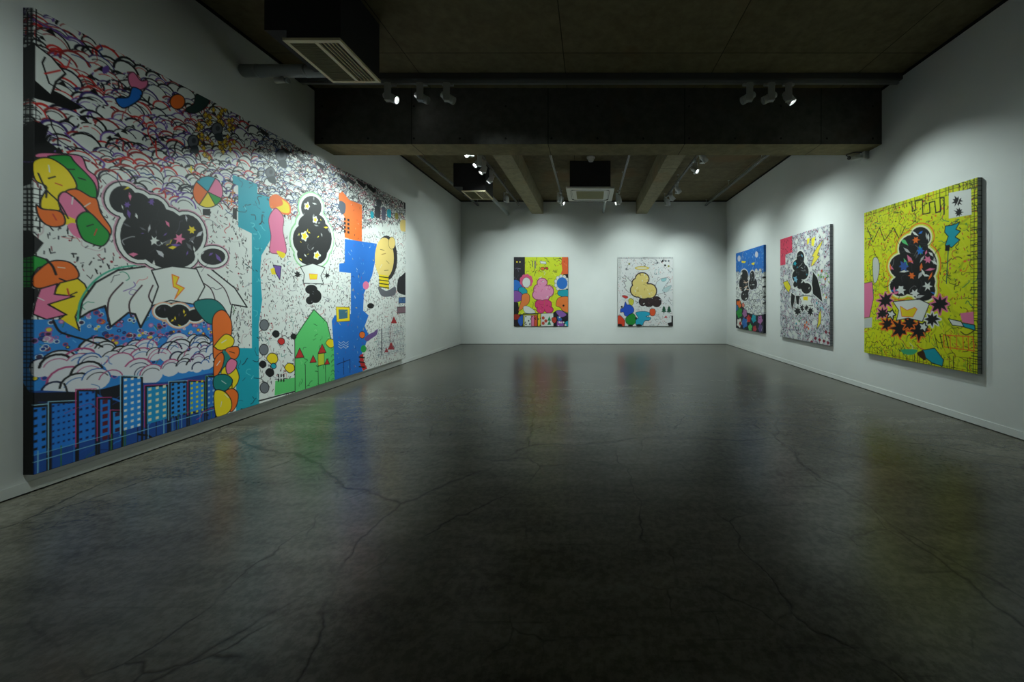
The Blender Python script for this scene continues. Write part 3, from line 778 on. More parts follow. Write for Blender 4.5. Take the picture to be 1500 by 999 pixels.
    cv.poly([(583, 410), (588, 404), (597, 400), (600, 430), (583, 428)], (28, 28, 34), True)
    cv.poly([(584, 436), (597, 435), (597, 444), (584, 444)], (60, 100, 150), False, BK); cv.poly([(582, 450), (597, 449), (597, 458), (582, 459)], (130, 100, 110), False, BK, .012)
    for (x, y, s) in ((577, 469, 4.5), (573, 507, 5), (566, 513, 3)): cv.poly([(x-s, y+s), (x, y-s*1.3), (x+s, y+s)], (170, 35, 40))
    cv.pl([(572, 476), (571, 506)], .010, (140, 40, 45)); cv.pl([(559, 482), (559, 520)], .022, (30, 30, 34))
    rm = cv.mask([(552, 484), (570, 476), (592, 478), (592, 515), (552, 524)]); cv.hatch(rm, [(120, 120, 140), (90, 130, 150)], .045, .004, .3)
    cv.poly([(534, 496), (540, 490), (548, 486), (553, 482), (552, 490), (544, 496), (538, 500)], (110, 80, 140), True); cv.ticks(cv.mask([(534, 492), (553, 482), (553, 490), (538, 500)]), 600, [BK], .03, .05, .012, 1)
    cv.ell(530.5, 490.5, 4.2, 5, OR, BK); cv.ell(532.5, 511, 4, 5.5, (30, 160, 70)); cv.ell(536, 418, 4.5, 6, PK)
    cv.poly([(527, 520), (532, 518), (533, 530), (538, 540), (532, 543), (527, 532)], (200, 40, 40)); [cv.pl([(526, y), (534, y+1)], .02, BK) for y in (523, 530, 537)]
    cv.ell(417-0+126, 448, 5, 4, BK); cv.squiggles(cv.mask([(532, 430), (560, 425), (558, 455), (532, 460)]), 160, [BK, GY, (140, 120, 120)], .03, .007)
    cv.squiggles(cv.mask([(530, 285), (596, 305), (596, 345), (560, 345), (530, 320)]), 420, [BK, (60, 60, 66), (60, 150, 170), (160, 70, 50), YE], .03, .007)
    for (x, y, w_, h_, col) in ((545, 314, 4, 8, TE), (553, 310, 7, 14, (50, 50, 56)), (562, 312, 5, 16, (90, 90, 110)), (570, 312, 5, 10, TE), (591, 330, 8, 14, TN), (555, 297, 6, 9, (70, 74, 80)), (581, 316, 4, 8, (150, 140, 60)), (594, 300, 4, 10, BK)):
        cv.poly([(x-w_/2, y-h_/2), (x+w_/2, y-h_/2+1), (x+w_/2, y+h_/2+1), (x-w_/2, y+h_/2)], col, True)
    cv.ticks(cv.mask([(570, 380), (598, 380), (598, 530), (580, 530)]), 400, [BK, (80, 80, 90), (60, 130, 150)], .02, .05, .007, .4)
    # folded sides: grid over paint
    fm = cv.frame_mask(); cv.a *= 1-.25*fm[..., None]
    cv.hatch(fm, [BK], .028, .006, .2)
    return cv

# ---------------- lime painting, right wall, nearest
def lime():
    yf = 5.105
    cv = Cv(1.49, 1.93, .005, RTH, (216, 224, 0), map_right(yf), 5); g = cv.rg
    full = cv.full()
    cv.squiggles(full, 120, [(160, 175, 0), (225, 230, 60), (190, 200, 10)], .16, .02, 4, .6)
    cv.squiggles(full, 250, [BK, (60, 70, 0), (30, 120, 90), (210, 80, 40)], .05, .006)
    cv.ticks(full, 900, [BK, (60, 60, 0), (200, 70, 40), (60, 140, 60), (200, 80, 90)], .012, .03, .006)
    c = crop(2.323, 1240, 230)
    cv.dots(cv.mask(c([(60, 190), (330, 130), (340, 230), (140, 300), (150, 420), (62, 420)])), 420, [OR, (60, 60, 0), (120, 130, 0), RD], .006, .011)
    cv.dots(cv.mask(c([(330, 330), (430, 330), (430, 420), (330, 400)])), 160, [(220, 90, 120), OR], .008, .013)
    hm = cv.mask(c([(420, 70), (470, 60), (470, 760), (425, 760)])); cv.hatch(hm, [BK, (60, 70, 0)], .035, .007, .3)
    hm = cv.mask(c([(40, 170), (470, 60), (470, 100), (40, 210)])); cv.hatch(hm, [BK, (60, 70, 0)], .035, .006, .3, skip=.2)
    hm = cv.mask(c([(40, 640), (470, 690), (470, 760), (40, 690)])); cv.hatch(hm, [BK, (60, 70, 0)], .04, .006, .3, skip=.3)
    # top scribbled row of blocks
    cv.pl(c([(222, 150), (224, 185), (236, 180), (234, 150), (258, 145), (260, 195), (284, 190), (282, 155), (300, 150), (304, 190), (320, 185), (318, 140), (332, 138), (332, 195)]), .012, BK)
    cv.pl(c([(70, 240), (90, 290), (112, 240), (130, 285), (160, 240), (180, 280), (200, 235)]), .010, BK)
    # blob
    def E(*q): return [(x/2.323+1240, y/2.323+230, a/2.323, b_/2.323) for x, y, a, b_ in q]
    cv.puff(E((252, 272, 34, 34), (228, 312, 50, 48), (196, 372, 50, 44), (262, 366, 46, 60), (232, 424, 70, 46), (262, 454, 40, 36), (184, 440, 36, 34)),
            [(.05, OR), (.038, (215, 222, 40)), (.02, (240, 240, 200))], BK, [WH, (190, 190, 190), BL, PK, OR, (90, 90, 96), (90, 200, 120)], 30, [(55, 55, 60), (160, 160, 160), (30, 30, 34)], 110, (4, 9))
    for (x, y, r, col) in ((236, 282, 16, OR), (252, 318, 17, BL), (194, 372, 20, (50, 90, 170)), (276, 350, 17, PK), (222, 404, 14, OR), (186, 452, 20, WH), (232, 464, 18, WH), (276, 440, 18, WH)):
        q = c([(x, y)])[0]; cv.splash(q[0], q[1], r/2.323, col, None, 6)
    for (x, y, r) in ((132, 488, 30), (122, 532, 24), (138, 568, 26), (318, 500, 38), (292, 552, 28), (182, 582, 36), (245, 590, 36), (214, 566, 26)):
        q = c([(x, y)])[0]; cv.splash(q[0], q[1], r/2.323, BK, g.choice([WH, OR, PK]), 8)
    cv.poly(c([(158, 492), (200, 488), (248, 484), (282, 500), (270, 530), (258, 560), (210, 548), (170, 556), (178, 522)]), WH, False, BK, .009)
    for (x, y) in ((152, 536), (262, 578)): q = c([(x, y)])[0]; cv.splash(q[0], q[1], 7, WH, BK, 5)
    cv.poly(c([(183, 508), (206, 522), (232, 512), (240, 518), (226, 544), (188, 542)]), YE, False, OR)
    cv.squiggles(cv.mask(c([(110, 600), (150, 580), (200, 610), (300, 612), (340, 540), (420, 560), (400, 600), (200, 660), (130, 640)])), 170, [(30, 90, 60), WH, (200, 70, 50), (60, 60, 0), (130, 190, 60)], .09, .009)
    cv.squiggles(cv.mask(c([(300, 440), (400, 470), (380, 540), (320, 500)])), 60, [WH, OR, BK, TE], .08, .008)
    # teal leaf, white square, pink patches
    cv.poly(c([(336, 235), (360, 232), (385, 222), (372, 246), (388, 252), (370, 272), (386, 282), (358, 308), (336, 300), (346, 270), (334, 256)]), TE, False, BK)
    cv.poly(c([(336, 302), (352, 298), (350, 320), (336, 320)]), BK); cv.pl(c([(346, 320), (340, 430)]), .010, (30, 90, 90))
    cv.poly(c([(348, 122), (424, 108), (426, 196), (348, 210)]), WH)
    q = c([(378, 150)])[0]; cv.splash(q[0], q[1], 9, BK, None, 9); q = c([(382, 188)])[0]; cv.splash(q[0], q[1], 7, BK, None, 9); cv.squiggles(cv.mask(c([(355, 135), (400, 135), (400, 205), (357, 205)])), 60, [WH, BK, GY], .05, .007)
    cv.poly(c([(60, 430), (88, 424), (92, 480), (78, 545), (60, 548)]), PK, False, (60, 60, 60)); cv.poly(c([(60, 550), (88, 545), (86, 580), (60, 582)]), (200, 205, 200))
    cv.poly(c([(90, 350), (106, 345), (112, 380), (104, 420), (92, 424)]), (205, 208, 200), True, BK, .006)
    cv.poly(c([(386, 532), (432, 526), (434, 570), (394, 562)]), PK); cv.poly(c([(360, 558), (436, 572), (438, 590), (404, 580)]), TE, False, BK); cv.poly(c([(346, 550), (390, 560), (400, 578), (360, 572)]), WH, False, BK)
    cv.poly(c([(256, 658), (300, 650), (330, 690), (326, 712), (290, 700), (268, 682)]), TE, False, BK); cv.poly(c([(240, 668), (262, 660), (270, 690), (256, 686)]), (60, 30, 0), True)
    cv.poly(c([(188, 655), (240, 656), (226, 672), (196, 670)]), (60, 170, 120), True)
    cv.pl(c([(330, 606), (430, 612), (434, 660), (332, 646), (330, 606)]), .010, OR); [cv.pl(c([(x, 608), (x+2, 656)]), .008, OR) for x in (352, 374, 396, 414)]
    for x in (300, 318, 337): cv.pl(c([(x, 604), (x+10, 650)]), .008, BK)
    fm = cv.frame_mask(); cv.a = cv.a*(1-fm[..., None]) + fm[..., None]*np.array((140, 146, 138), np.float32)/255
    cv.hatch(fm, [BK, (40, 44, 40)], .045, .005, .2)
    return cv, yf

# ---------------- grey-white painting, middle of the right wall
def speck():
    yf = 7.355
    cv = Cv(1.52, 1.93, .006, RTH, (205, 208, 212), map_right(yf), 8); g = cv.rg
    full = cv.full()
    cv.ticks(full, 4200, [BK, BK, (70, 70, 90), (110, 90, 150), (190, 90, 120), (90, 150, 120)], .012, .035, .007, .5)
    cv.dots(full, 500, [(150, 60, 90), (60, 60, 90), BK], .006, .013)
    cv.dots(full, 160, [WH], .02, .05)
    c = crop(4.54, 1050, 310)
    cv.poly(c([(418, 180), (500, 158), (502, 270), (456, 286), (456, 352), (418, 358)]), (228, 70, 100)); cv.ticks(cv.mask(c([(418, 180), (500, 158), (502, 270), (456, 286), (456, 352), (418, 358)])), 600, [(150, 20, 50), (250, 140, 150), BK], .02, .04, .008)
    cv.poly(c([(706, 188), (668, 290), (684, 296), (640, 356), (626, 364), (646, 300), (634, 296), (668, 236)]), (240, 222, 70), False, (120, 110, 60))
    cv.poly(c([(600, 180), (618, 176), (612, 210), (600, 220)]), (240, 225, 60)); cv.poly(c([(630, 180), (655, 165), (645, 230), (630, 225)]), (240, 225, 60))
    cv.poly(c([(440, 470), (470, 460), (492, 500), (478, 540), (456, 508)]), (235, 220, 40), False, BK); cv.poly(c([(690, 650), (694, 700), (690, 745), (664, 780), (676, 720), (676, 690)]), (235, 220, 70), False, BK)
    gmk = cv.mask(c([(668, 410), (720, 380), (760, 420), (756, 620), (720, 600), (690, 500)])); cv.dots(gmk, 500, [(90, 160, 60), (150, 190, 90), (225, 110, 40), (60, 130, 50)], .013, .022)
    cv.dots(cv.mask(c([(664, 400), (700, 390), (740, 420), (700, 450)])), 300, [OR, RD], .016, .024)
    cv.dots(cv.mask(c([(570, 720), (612, 710), (618, 800), (580, 820)])), 420, [(220, 80, 60), OR], .014, .022); cv.dots(cv.mask(c([(520, 720), (575, 700), (580, 760), (530, 800)])), 250, [(70, 150, 70), TE], .012, .02)
    cv.dots(cv.mask(c([(640, 600), (700, 590), (710, 660), (650, 660)])), 340, [TE, (120, 200, 210)], .012, .02)
    for (x, y) in ((655, 842), (684, 852), (712, 860), (740, 872), (630, 866), (726, 800), (752, 806)): cv.poly(c([(x-10, y), (x, y-12), (x+10, y+2), (x, y+14)]), (130, 20, 45))
    for q in ([(640, 400), (668, 440), (690, 520), (702, 600), (664, 566), (640, 548), (632, 480)], [(496, 540), (520, 560), (515, 600), (500, 656), (492, 600)], [(525, 560), (550, 560), (545, 620), (530, 610)]):
        p = cv.P(c(q)); cv.line(np.vstack([p, p[:1]]), .03, WH); cv.fill(p, BK)
    def E(*q): return [(x/4.54+1050, y/4.54+310, a/4.54, b_/4.54) for x, y, a, b_ in q]
    cv.puff(E((556, 306, 26, 44), (545, 360, 42, 44), (575, 400, 36, 52), (535, 430, 34, 44), (548, 484, 40, 32), (596, 510, 34, 36)), [(.03, WH)], BK,
            [WH, (120, 180, 210), TE, GY, (70, 70, 76)], 20, [(70, 70, 76), WH, GY], 70, (1.5, 3.4))
    for (x, y, r, col) in ((520, 345, 14, TE), (524, 450, 18, (120, 180, 210)), (530, 512, 16, WH)): q = c([(x, y)])[0]; cv.splash(q[0], q[1], r/4.54, col, None, 5, 1.3)
    cv.poly(c([(548, 566), (590, 556), (636, 566), (626, 596), (638, 626), (556, 620), (562, 596)]), WH, False, BK, .01); cv.poly(c([(574, 566), (605, 564), (604, 590), (576, 588)]), YE)
    for (x, y, r) in ((540, 660, 30), (570, 640, 22), (622, 662, 30), (596, 640, 20)): q = c([(x, y)])[0]; cv.splash(q[0], q[1], r/4.54, BK, WH, 8, 1.2)
    fm = cv.frame_mask(); cv.a = cv.a*(1-fm[..., None]) + fm[..., None]*np.array((150, 152, 155), np.float32)/255
    cv.ticks(fm, 3000, [BK, (90, 90, 100)], .01, .03, .007)
    cv.hatch(fm, [(60, 60, 70)], .05, .006, .3)
    return cv, yf

# ---------------- blue and white painting, far on the right wall
def bluewhite():
    yf = 9.59
    cv = Cv(1.53, 1.93, .007, RTH, WH, map_right(yf), 21); g = cv.rg
    c = crop(4.54, 1050, 310)
    cv.ticks(cv.full(), 1500, [GY, BK, (120, 120, 140)], .02, .05, .008)
    cv.poly(c([(110, 250), (330, 200), (330, 390), (300, 410), (262, 395), (230, 420), (205, 470), (160, 450), (150, 400), (110, 400)]), (20, 110, 200))
    bmk = cv.mask(c([(110, 250), (330, 200), (330, 390), (262, 395), (205, 470), (160, 450), (110, 400)]))
    cv.ticks(bmk, 700, [(90, 160, 220), (10, 50, 120), WH], .02, .05, .008); cv.squiggles(bmk, 60, [(200, 200, 210), BK, (60, 140, 200)], .08, .009)
    for (x, y) in ((148, 312), (264, 285)): cv.ell(*c([(x, y)])[0], 2.2, 4.5, (205, 205, 215))
    cv.poly(c([(164, 326), (196, 330), (186, 342), (166, 340)]), YE); cv.poly(c([(230, 342), (252, 336), (248, 356), (232, 352)]), YE)
    cl = cv.mask(c([(125, 400), (160, 440), (205, 470), (230, 420), (262, 395), (330, 390), (330, 720), (230, 700), (190, 640), (150, 590), (125, 580)]))
    cv.scallops(cl, .06, .11, WH, [GY, BK, (120, 120, 150)], .012)
    def E(*q): return [(x/4.54+1050, y/4.54+310, a/4.54, b_/4.54) for x, y, a, b_ in q]
    cv.puff(E((182, 426, 26, 40), (170, 480, 22, 50), (192, 500, 24, 60), (186, 560, 26, 34)), [(.03, (215, 215, 220))], (16, 16, 20), [(225, 190, 165), (225, 190, 165), WH, GY], 16, [(90, 90, 96), WH], 40, (1.5, 4))
    cv.puff(E((236, 430, 16, 36), (234, 480, 22, 40), (254, 480, 14, 34)), [(.03, (215, 215, 220))], (16, 16, 20), [(225, 190, 165), WH, GY], 10, [(90, 90, 96), WH], 30, (1.2, 3))
    cv.poly(c([(110, 585), (150, 580), (170, 620), (200, 670), (260, 690), (330, 680), (330, 820), (110, 790)]), (20, 24, 40))
    fl = [((146, 620), 26, OR), ((150, 672), 30, GR), ((186, 676), 24, (170, 110, 160)), ((132, 640), 18, (40, 100, 160)), ((184, 740), 30, (40, 110, 190)), ((212, 712), 22, RD), ((246, 712), 24, TE), ((288, 720), 26, (180, 110, 170)),
          ((222, 770), 22, LG), ((252, 780), 20, (190, 60, 70)), ((290, 776), 24, (90, 70, 130)), ((150, 740), 26, (235, 230, 220)), ((156, 744), 11, RD), ((176, 622), 14, (225, 130, 110))]
    for (q, r, col) in fl:
        x, y = c([q])[0]; k = r/4.54
        cv.poly([(x+k*.62*math.cos(a)*(1+.18*math.sin(a*5+r)), y+k*1.15*math.sin(a)*(1+.18*math.sin(a*5+r))) for a in np.linspace(0, 6.28, 15)[:-1]], col, True, BK, .009)
    cv.squiggles(cv.mask(c([(125, 600), (200, 670), (312, 690), (312, 800), (125, 770)])), 50, [BK, WH], .06, .008)
    for y in (440, 500, 570, 610): cv.pl(c([(306, y), (318, y-4)]), .03, BK)
    fm = cv.frame_mask(); cv.a *= 1-.2*fm[..., None]
    return cv, yf

# ---------------- two paintings on the end wall
def poppy():
    xl = -2.13
    cv = Cv(1.52, 1.94, .007, BTH, (214, 226, 20), map_back(xl), 31); g = cv.rg
    c = crop(6.657, 720, 350)
    def P(pts, col, sm=True, edge=BK, ew=.010): cv.poly(c(pts), col, sm, edge, ew)
    cv.squiggles(cv.full(), 130, [(235, 240, 90), (180, 195, 10), (60, 90, 20)], .09, .010)
    cv.ticks(cv.mask(c([(350, 180), (680, 180), (680, 340), (380, 330)])), 420, [(60, 60, 20), BK, (220, 110, 30)], .02, .06, .010)
    cv.pl(c([(400, 215), (400, 270)]), .02, (70, 60, 90)); cv.pl(c([(425, 215), (425, 285)]), .03, (90, 80, 130))
    P([(470, 215), (530, 220), (535, 245), (480, 240)], WH, False, GY); P([(480, 280), (510, 275), (515, 300), (482, 300)], OR, True); P([(515, 285), (545, 275), (550, 300)], RD, True)
    P([(205, 165), (326, 165), (326, 330), (330, 560), (205, 560)], (18, 14, 26), False, None)
    cv.dots(cv.mask(c([(220, 180), (322, 180), (322, 250), (220, 230)])), 130, [YE, (235, 225, 120)], .018, .028)
    cv.ticks(cv.mask(c([(215, 240), (325, 250), (325, 400), (215, 400)])), 260, [(120, 110, 140), (70, 50, 90), (190, 180, 190)], .04, .09, .008, .1)
    P([(688, 165), (760, 165), (760, 345), (676, 345), (690, 300), (682, 240)], (235, 95, 30), False, None); cv.ticks(cv.mask(c([(690, 180), (745, 180), (745, 340), (690, 340)])), 120, [(250, 160, 110), (150, 50, 10)], .02, .05, .009)
    P([(700, 345), (760, 340), (760, 520), (700, 510)], (16, 16, 22), False, None)
    # left blobs
    P([(205, 410), (250, 400), (290, 440), (300, 500), (240, 515), (205, 500)], BL); P([(262, 490), (300, 468), (345, 500), (340, 535), (290, 545)], TE)
    P([(205, 520), (250, 505), (300, 540), (300, 590), (250, 614), (205, 605)], (140, 80, 170)); P([(205, 610), (260, 620), (270, 700), (260, 735), (205, 735)], (16, 14, 20), False, None)
    P([(300, 545), (345, 530), (372, 560), (365, 620), (330, 655), (290, 690), (262, 700), (275, 650), (290, 600)], (240, 130, 60))
    # daisy-like bloom
    for k in range(9):
        a = 2*math.pi*k/9; x, y = 340+44*math.cos(a), 410+44*math.sin(a)
        cv.ell(*c([(x, y)])[0], 22/6.657, 26/6.657, (226, 84, 130))
    cv.ell(*c([(340, 425)])[0], 40/6.657, 50/6.657, WH, (120, 60, 80))
    # right blobs
    for k in range(11):
        a = 2*math.pi*k/11; x, y = 686+58*math.cos(a), 432+66*math.sin(a); cv.ell(*c([(x, y)])[0], 18/6.657, 20/6.657, WH, BK, .005)
    cv.ell(*c([(688, 432)])[0], 52/6.657, 58/6.657, BL); cv.dots(cv.mask(c([(660, 430), (700, 430), (700, 480), (660, 480)])), 120, [WH], .02, .03)
    P([(648, 510), (690, 498), (760, 500), (760, 570), (700, 565), (650, 545)], TE); P([(640, 590), (680, 565), (760, 575), (760, 705), (700, 705), (670, 670), (630, 650)], (240, 125, 50)); cv.ell(*c([(702, 650)])[0], 1.4, 1.5, BK)
    P([(600, 720), (640, 695), (700, 710), (760, 730), (760, 870), (600, 870)], (18, 16, 30), False, None); P([(628, 705), (670, 695), (715, 720), (730, 745), (680, 765), (645, 740)], (140, 90, 175))
    P([(640, 800), (680, 790), (705, 830), (690, 870), (640, 870)], (150, 80, 170)); P([(720, 810), (760, 800), (760, 870), (715, 865)], TE); P([(640, 755), (670, 760), (690, 790), (650, 800)], (40, 100, 180))
    cv.dots(cv.mask(c([(640, 745), (745, 750), (745, 850), (640, 850)])), 90, [WH], .015, .03)
    # pink central form (plain, rounded)
    def E(*q): return [(x/6.657+720, y/6.657+350, a/6.657, b_/6.657) for x, y, a, b_ in q]
    cv.puff(E((494, 426, 46, 40), (470, 490, 56, 48), (545, 510, 58, 56), (455, 545, 52, 46), (505, 560, 60, 42)), [(.022, (150, 50, 90))], (240, 150, 190), [(215, 90, 140), (225, 100, 150), WH, (200, 70, 120)], 18, [(200, 80, 130), (250, 200, 220)], 50, (1, 2.6))
    cv.puff(E((470, 640, 44, 44), (530, 640, 54, 46), (480, 690, 36, 32), (560, 690, 40, 30)), [(.016, (140, 20, 70))], (226, 60, 120), [(180, 30, 90), (240, 110, 150)], 10, [(160, 20, 80)], 40, (1, 2.2))
    cv.squiggles(cv.mask(c([(380, 600), (640, 600), (640, 690), (380, 690)])), 60, [(150, 170, 20), (60, 90, 20), (190, 60, 100)], .07, .008)
    P([(310, 665), (350, 655), (420, 700), (415, 725), (330, 720)], WH, True, GY)
    cv.squiggles(cv.mask(c([(440, 345), (590, 345), (590, 390), (440, 385)])), 60, [WH, BK], .05, .016)
    # bottom row of panels
    P([(205, 735), (312, 735), (312, 870), (205, 870)], (28, 14, 20), False, None); P([(220, 740), (265, 738), (275, 770), (225, 790)], (160, 40, 20), True, None); P([(262, 780), (300, 742), (310, 800), (290, 850), (262, 820)], (30, 90, 190), True, None)
    P([(308, 728), (450, 728), (450, 870), (308, 870)], (214, 210, 30), False, BK); P([(320, 745), (386, 745), (386, 870), (320, 870)], WH, False, BK); cv.dots(cv.mask(c([(322, 748), (384, 748), (384, 850), (322, 850)])), 700, [BK], .013, .02)
    P([(386, 745), (416, 745), (416, 870), (386, 870)], PK, False, BK); P([(416, 745), (446, 745), (446, 870), (416, 870)], (230, 90, 50), False, BK); cv.ticks(cv.mask(c([(388, 748), (446, 748), (446, 850), (388, 850)])), 300, [BK, WH], .03, .05, .012)
    P([(450, 728), (480, 728), (480, 870), (450, 870)], YE, False, BK); cv.dots(cv.mask(c([(452, 730), (478, 730), (478, 850), (452, 850)])), 400, [BK], .012, .02)
    P([(482, 728), (604, 722), (606, 870), (482, 870)], WH, False, BK); [P([(x-18, y+22), (x, y-22), (x+18, y+22)], (20, 140, 80), False, None) for x, y in ((563, 775), (563, 815))]
    for q in ((504, 770), (504, 822), (530, 800)): cv.ell(*c([q])[0], 2.2, 2.4, (200, 70, 50))
    P([(590, 770), (628, 765), (634, 800), (612, 822), (592, 805)], (200, 60, 40))
    cv.pl(c([(312, 732), (455, 730)]), .03, BK)
    fm = cv.frame_mask(); cv.a *= 1-.3*fm[..., None]
    return cv, xl

def halo_white():
    xl = .785
    cv = Cv(1.545, 1.94, .007, BTH, (226, 226, 226), map_back(xl), 41); g = cv.rg
    c = crop(6.657, 880, 350)
    def P(pts, col, sm=True, edge=BK, ew=.010): cv.poly(c(pts), col, sm, edge, ew)
    full = cv.full()
    cv.squiggles(full, 130, [(150, 150, 155), (205, 190, 195), BK, (150, 180, 190)], .06, .006)
    cv.ticks(full, 420, [GY, (200, 120, 110), (90, 120, 130), BK], .012, .035, .007)
    cv.hatch(cv.mask(c([(170, 178), (705, 178), (705, 192), (170, 192)])), [(120, 124, 124)], .03, .006); cv.hatch(cv.mask(c([(170, 180), (200, 180), (200, 400), (170, 400)])), [(170, 174, 170)], .035, .006)
    cv.squiggles(cv.mask(c([(540, 300), (700, 330), (700, 560), (560, 540)])), 70, [(90, 90, 96), (110, 160, 165), (200, 90, 80)], .09, .008)
    for (x, y) in ((605, 215), (662, 215), (628, 258), (662, 265), (278, 243), (250, 294), (552, 232), (634, 215)): cv.ell(*c([(x, y)])[0], 1.4, 1.5, g.choice([BK, (140, 140, 60), GY]))
    cv.dots(cv.mask(c([(590, 200), (690, 200), (690, 270), (590, 270)])), 60, [(190, 180, 90), GY, BK], .012, .028)
    # pale fans left and right
    P([(232, 352), (250, 370), (290, 410), (320, 430), (300, 470), (290, 520), (270, 520), (225, 470), (246, 462), (228, 420), (250, 412)], WH, False, (60, 50, 60), .009)
    P([(530, 470), (545, 420), (590, 385), (650, 375), (672, 400), (640, 440), (612, 480), (640, 510), (600, 530), (540, 545)], (218, 226, 228), False, (60, 60, 66), .007)
    P([(590, 392), (640, 382), (630, 410), (600, 415)], (150, 200, 205), True, GY, .005); P([(600, 500), (640, 470), (690, 460), (640, 520)], (180, 205, 208), True, GY, .005)
    # gold stroke above, tan oval with a dark rim, dark mass under it
    cv.ell(*c([(402, 284)])[0], 70/6.657, 17/6.657, (232, 206, 90), (150, 120, 30), .006); cv.ell(*c([(402, 284)])[0], 52/6.657, 8/6.657, (225, 222, 200))
    def E(*q): return [(x/6.657+880, y/6.657+350, a/6.657, b_/6.657) for x, y, a, b_ in q]
    cv.puff(E((410, 610, 36, 42), (470, 620, 44, 42), (545, 612, 44, 50)), [(.012, (24, 14, 16))], (44, 26, 30), [(90, 60, 60), WH], 7, [(110, 70, 70), (20, 12, 14)], 60, (1, 2.4))
    cv.puff(E((404, 388, 62, 54), (350, 430, 40, 40), (360, 500, 66, 62), (420, 505, 78, 76), (480, 508, 60, 66)), [(.030, (52, 36, 38))], (232, 208, 120), [(190, 150, 70), (245, 232, 180), (110, 80, 50), WH], 22, [(190, 160, 70), (245, 228, 160), (120, 90, 50)], 60, (1, 2.6))
    # bright cluster low left
    P([(208, 555), (240, 552), (266, 568), (240, 580)], RD, True, (100, 20, 20)); P([(272, 592), (295, 580), (322, 600), (315, 635), (295, 655), (276, 632)], (205, 200, 60), True, (110, 110, 20))
    P([(240, 612), (256, 640), (292, 645), (322, 680), (318, 715), (275, 740), (262, 756), (232, 745), (222, 715), (192, 712), (196, 680), (222, 668)], (20, 80, 200)); P([(166, 760), (190, 748), (215, 770), (234, 800), (225, 860), (166, 860)], (224, 64, 30))
    P([(245, 770), (290, 735), (322, 730), (344, 770), (340, 815), (300, 842), (250, 820)], (20, 140, 50)); P([(340, 722), (380, 708), (440, 708), (482, 724), (470, 746), (440, 756), (488, 768), (470, 796), (430, 800), (400, 846), (344, 836), (345, 780), (366, 770)], (30, 170, 205))
    P([(480, 690), (520, 682), (535, 712), (520, 748), (486, 744)], (232, 84, 36))
    for (x, y, a_, b_) in ((185, 842, 40, 14), (290, 846, 40, 10), (372, 842, 46, 10), (205, 662, 16, 10), (345, 775, 14, 14)): cv.ell(*c([(x, y)])[0], a_/6.657*.6, b_/6.657, BK)
    for x in (616, 666):
        for k, s in enumerate((16, 21, 25)): P([(x-s, 678+k*17), (x, 652+k*15), (x+s, 678+k*17)], (14, 78, 50), False, None)
        P([(x-4, 712), (x+4, 712), (x+4, 724), (x-4, 724)], BK, False, None)
    P([(615, 770), (636, 748), (652, 768)], (200, 50, 60), False, None); P([(650, 820), (690, 812), (690, 750), (706, 748), (706, 850), (664, 850)], (28, 22, 24), False, None); cv.ticks(cv.mask(c([(510, 760), (640, 740), (640, 840), (500, 840)])), 200, [BK, (200, 90, 80), GY], .02, .06, .007, .2)
    fm = cv.frame_mask(); cv.a *= 1-.3*fm[..., None]
    return cv, xl

cv = mural()
canvas_object(cv, 'wall-filling mural canvas with white cloud puffs above a blue city, teal and orange blocks',
              (XL+LTH, LY0, LZ1), (0, 1, 0), (0, 0, -1), (1, 0, 0), LTH)
for fn, lab in ((lime, 'large lime yellow canvas with a black rounded mass, nearest on the right wall'),
                (speck, 'speckled grey-white canvas with a pink corner block, in the middle of the right wall'),
                (bluewhite, 'canvas with blue top, white cloud and coloured flowers, farthest on the right wall')):
    cv, yf = fn()
    canvas_object(cv, lab, (XR-RTH, yf, 2.45), (0, -1, 0), (0, 0, -1), (-1, 0, 0), RTH)
for fn, lab in ((poppy, 'lime and pink canvas with bright coloured blobs, left one on the end wall'),
                (halo_white, 'white canvas with tan oval and cyan blobs, right one on the end wall')):
    cv, xl = fn()
    canvas_object(cv, lab, (xl, YB-BTH, 2.445), (1, 0, 0), (0, 0, -1), (0, -1, 0), BTH)

# ------------------------------------------------------------------ tracks and rails
def ytrack(x, y0, y1, z, label, name='lighting_track', w=.035, h=.032, ends=True, mat='rail'):
    r = empty(name, (x, (y0+y1)/2, z)); tag(r, label, 'lighting track' if name == 'lighting_track' else 'rail')
    L = (y1-y0)/2
    b = MB().box(-w/2, w/2, -L, L, 0, h).box(-w/2+.007, w/2-.007, -L+.01, L-.01, -.0015, .002, mi=1)
    b.build('rail', [M[mat], M['dark_rail']], r)
    n = max(2, int(round((y1-y0)/1.6))+1)
    for k in range(n):
        yy = -L+.08+(2*L-.16)*k/(n-1)
        MB().tube((0, yy, h), (0, yy, ZC-z), .005, 10).box(-.02, .02, yy-.02, yy+.02, ZC-z-.004, ZC-z).box(-w/2-.004, w/2+.004, yy-.012, yy+.012, h-.01, h+.006).build('hanger', M[mat], r)
    return r
TZ = 3.88
ytrack(-1.97, BY1, YB-.12, TZ-.02, 'lighting track carrying the four glowing spotlights left of the beam')
ytrack(-.72, BY1, 9.5, TZ, 'thin lighting track just left of the square ceiling cassette')
ytrack(.72, BY1, 9.5, TZ, 'thin lighting track just right of the square ceiling cassette')
ytrack(1.97, BY1, YB-.6, TZ, 'lighting track carrying a spotlight row near the right wall')
ytrack(-3.14, BY1, YB-.01, TZ, 'bare grey steel rail close to the left wall, beyond the cross beam', 'ceiling_rail', .045, .04, mat='galv')
ytrack(3.25, BY1, YB-.01, TZ, 'bare grey steel rail close to the right wall, beyond the cross beam', 'ceiling_rail', .045, .04, mat='galv')

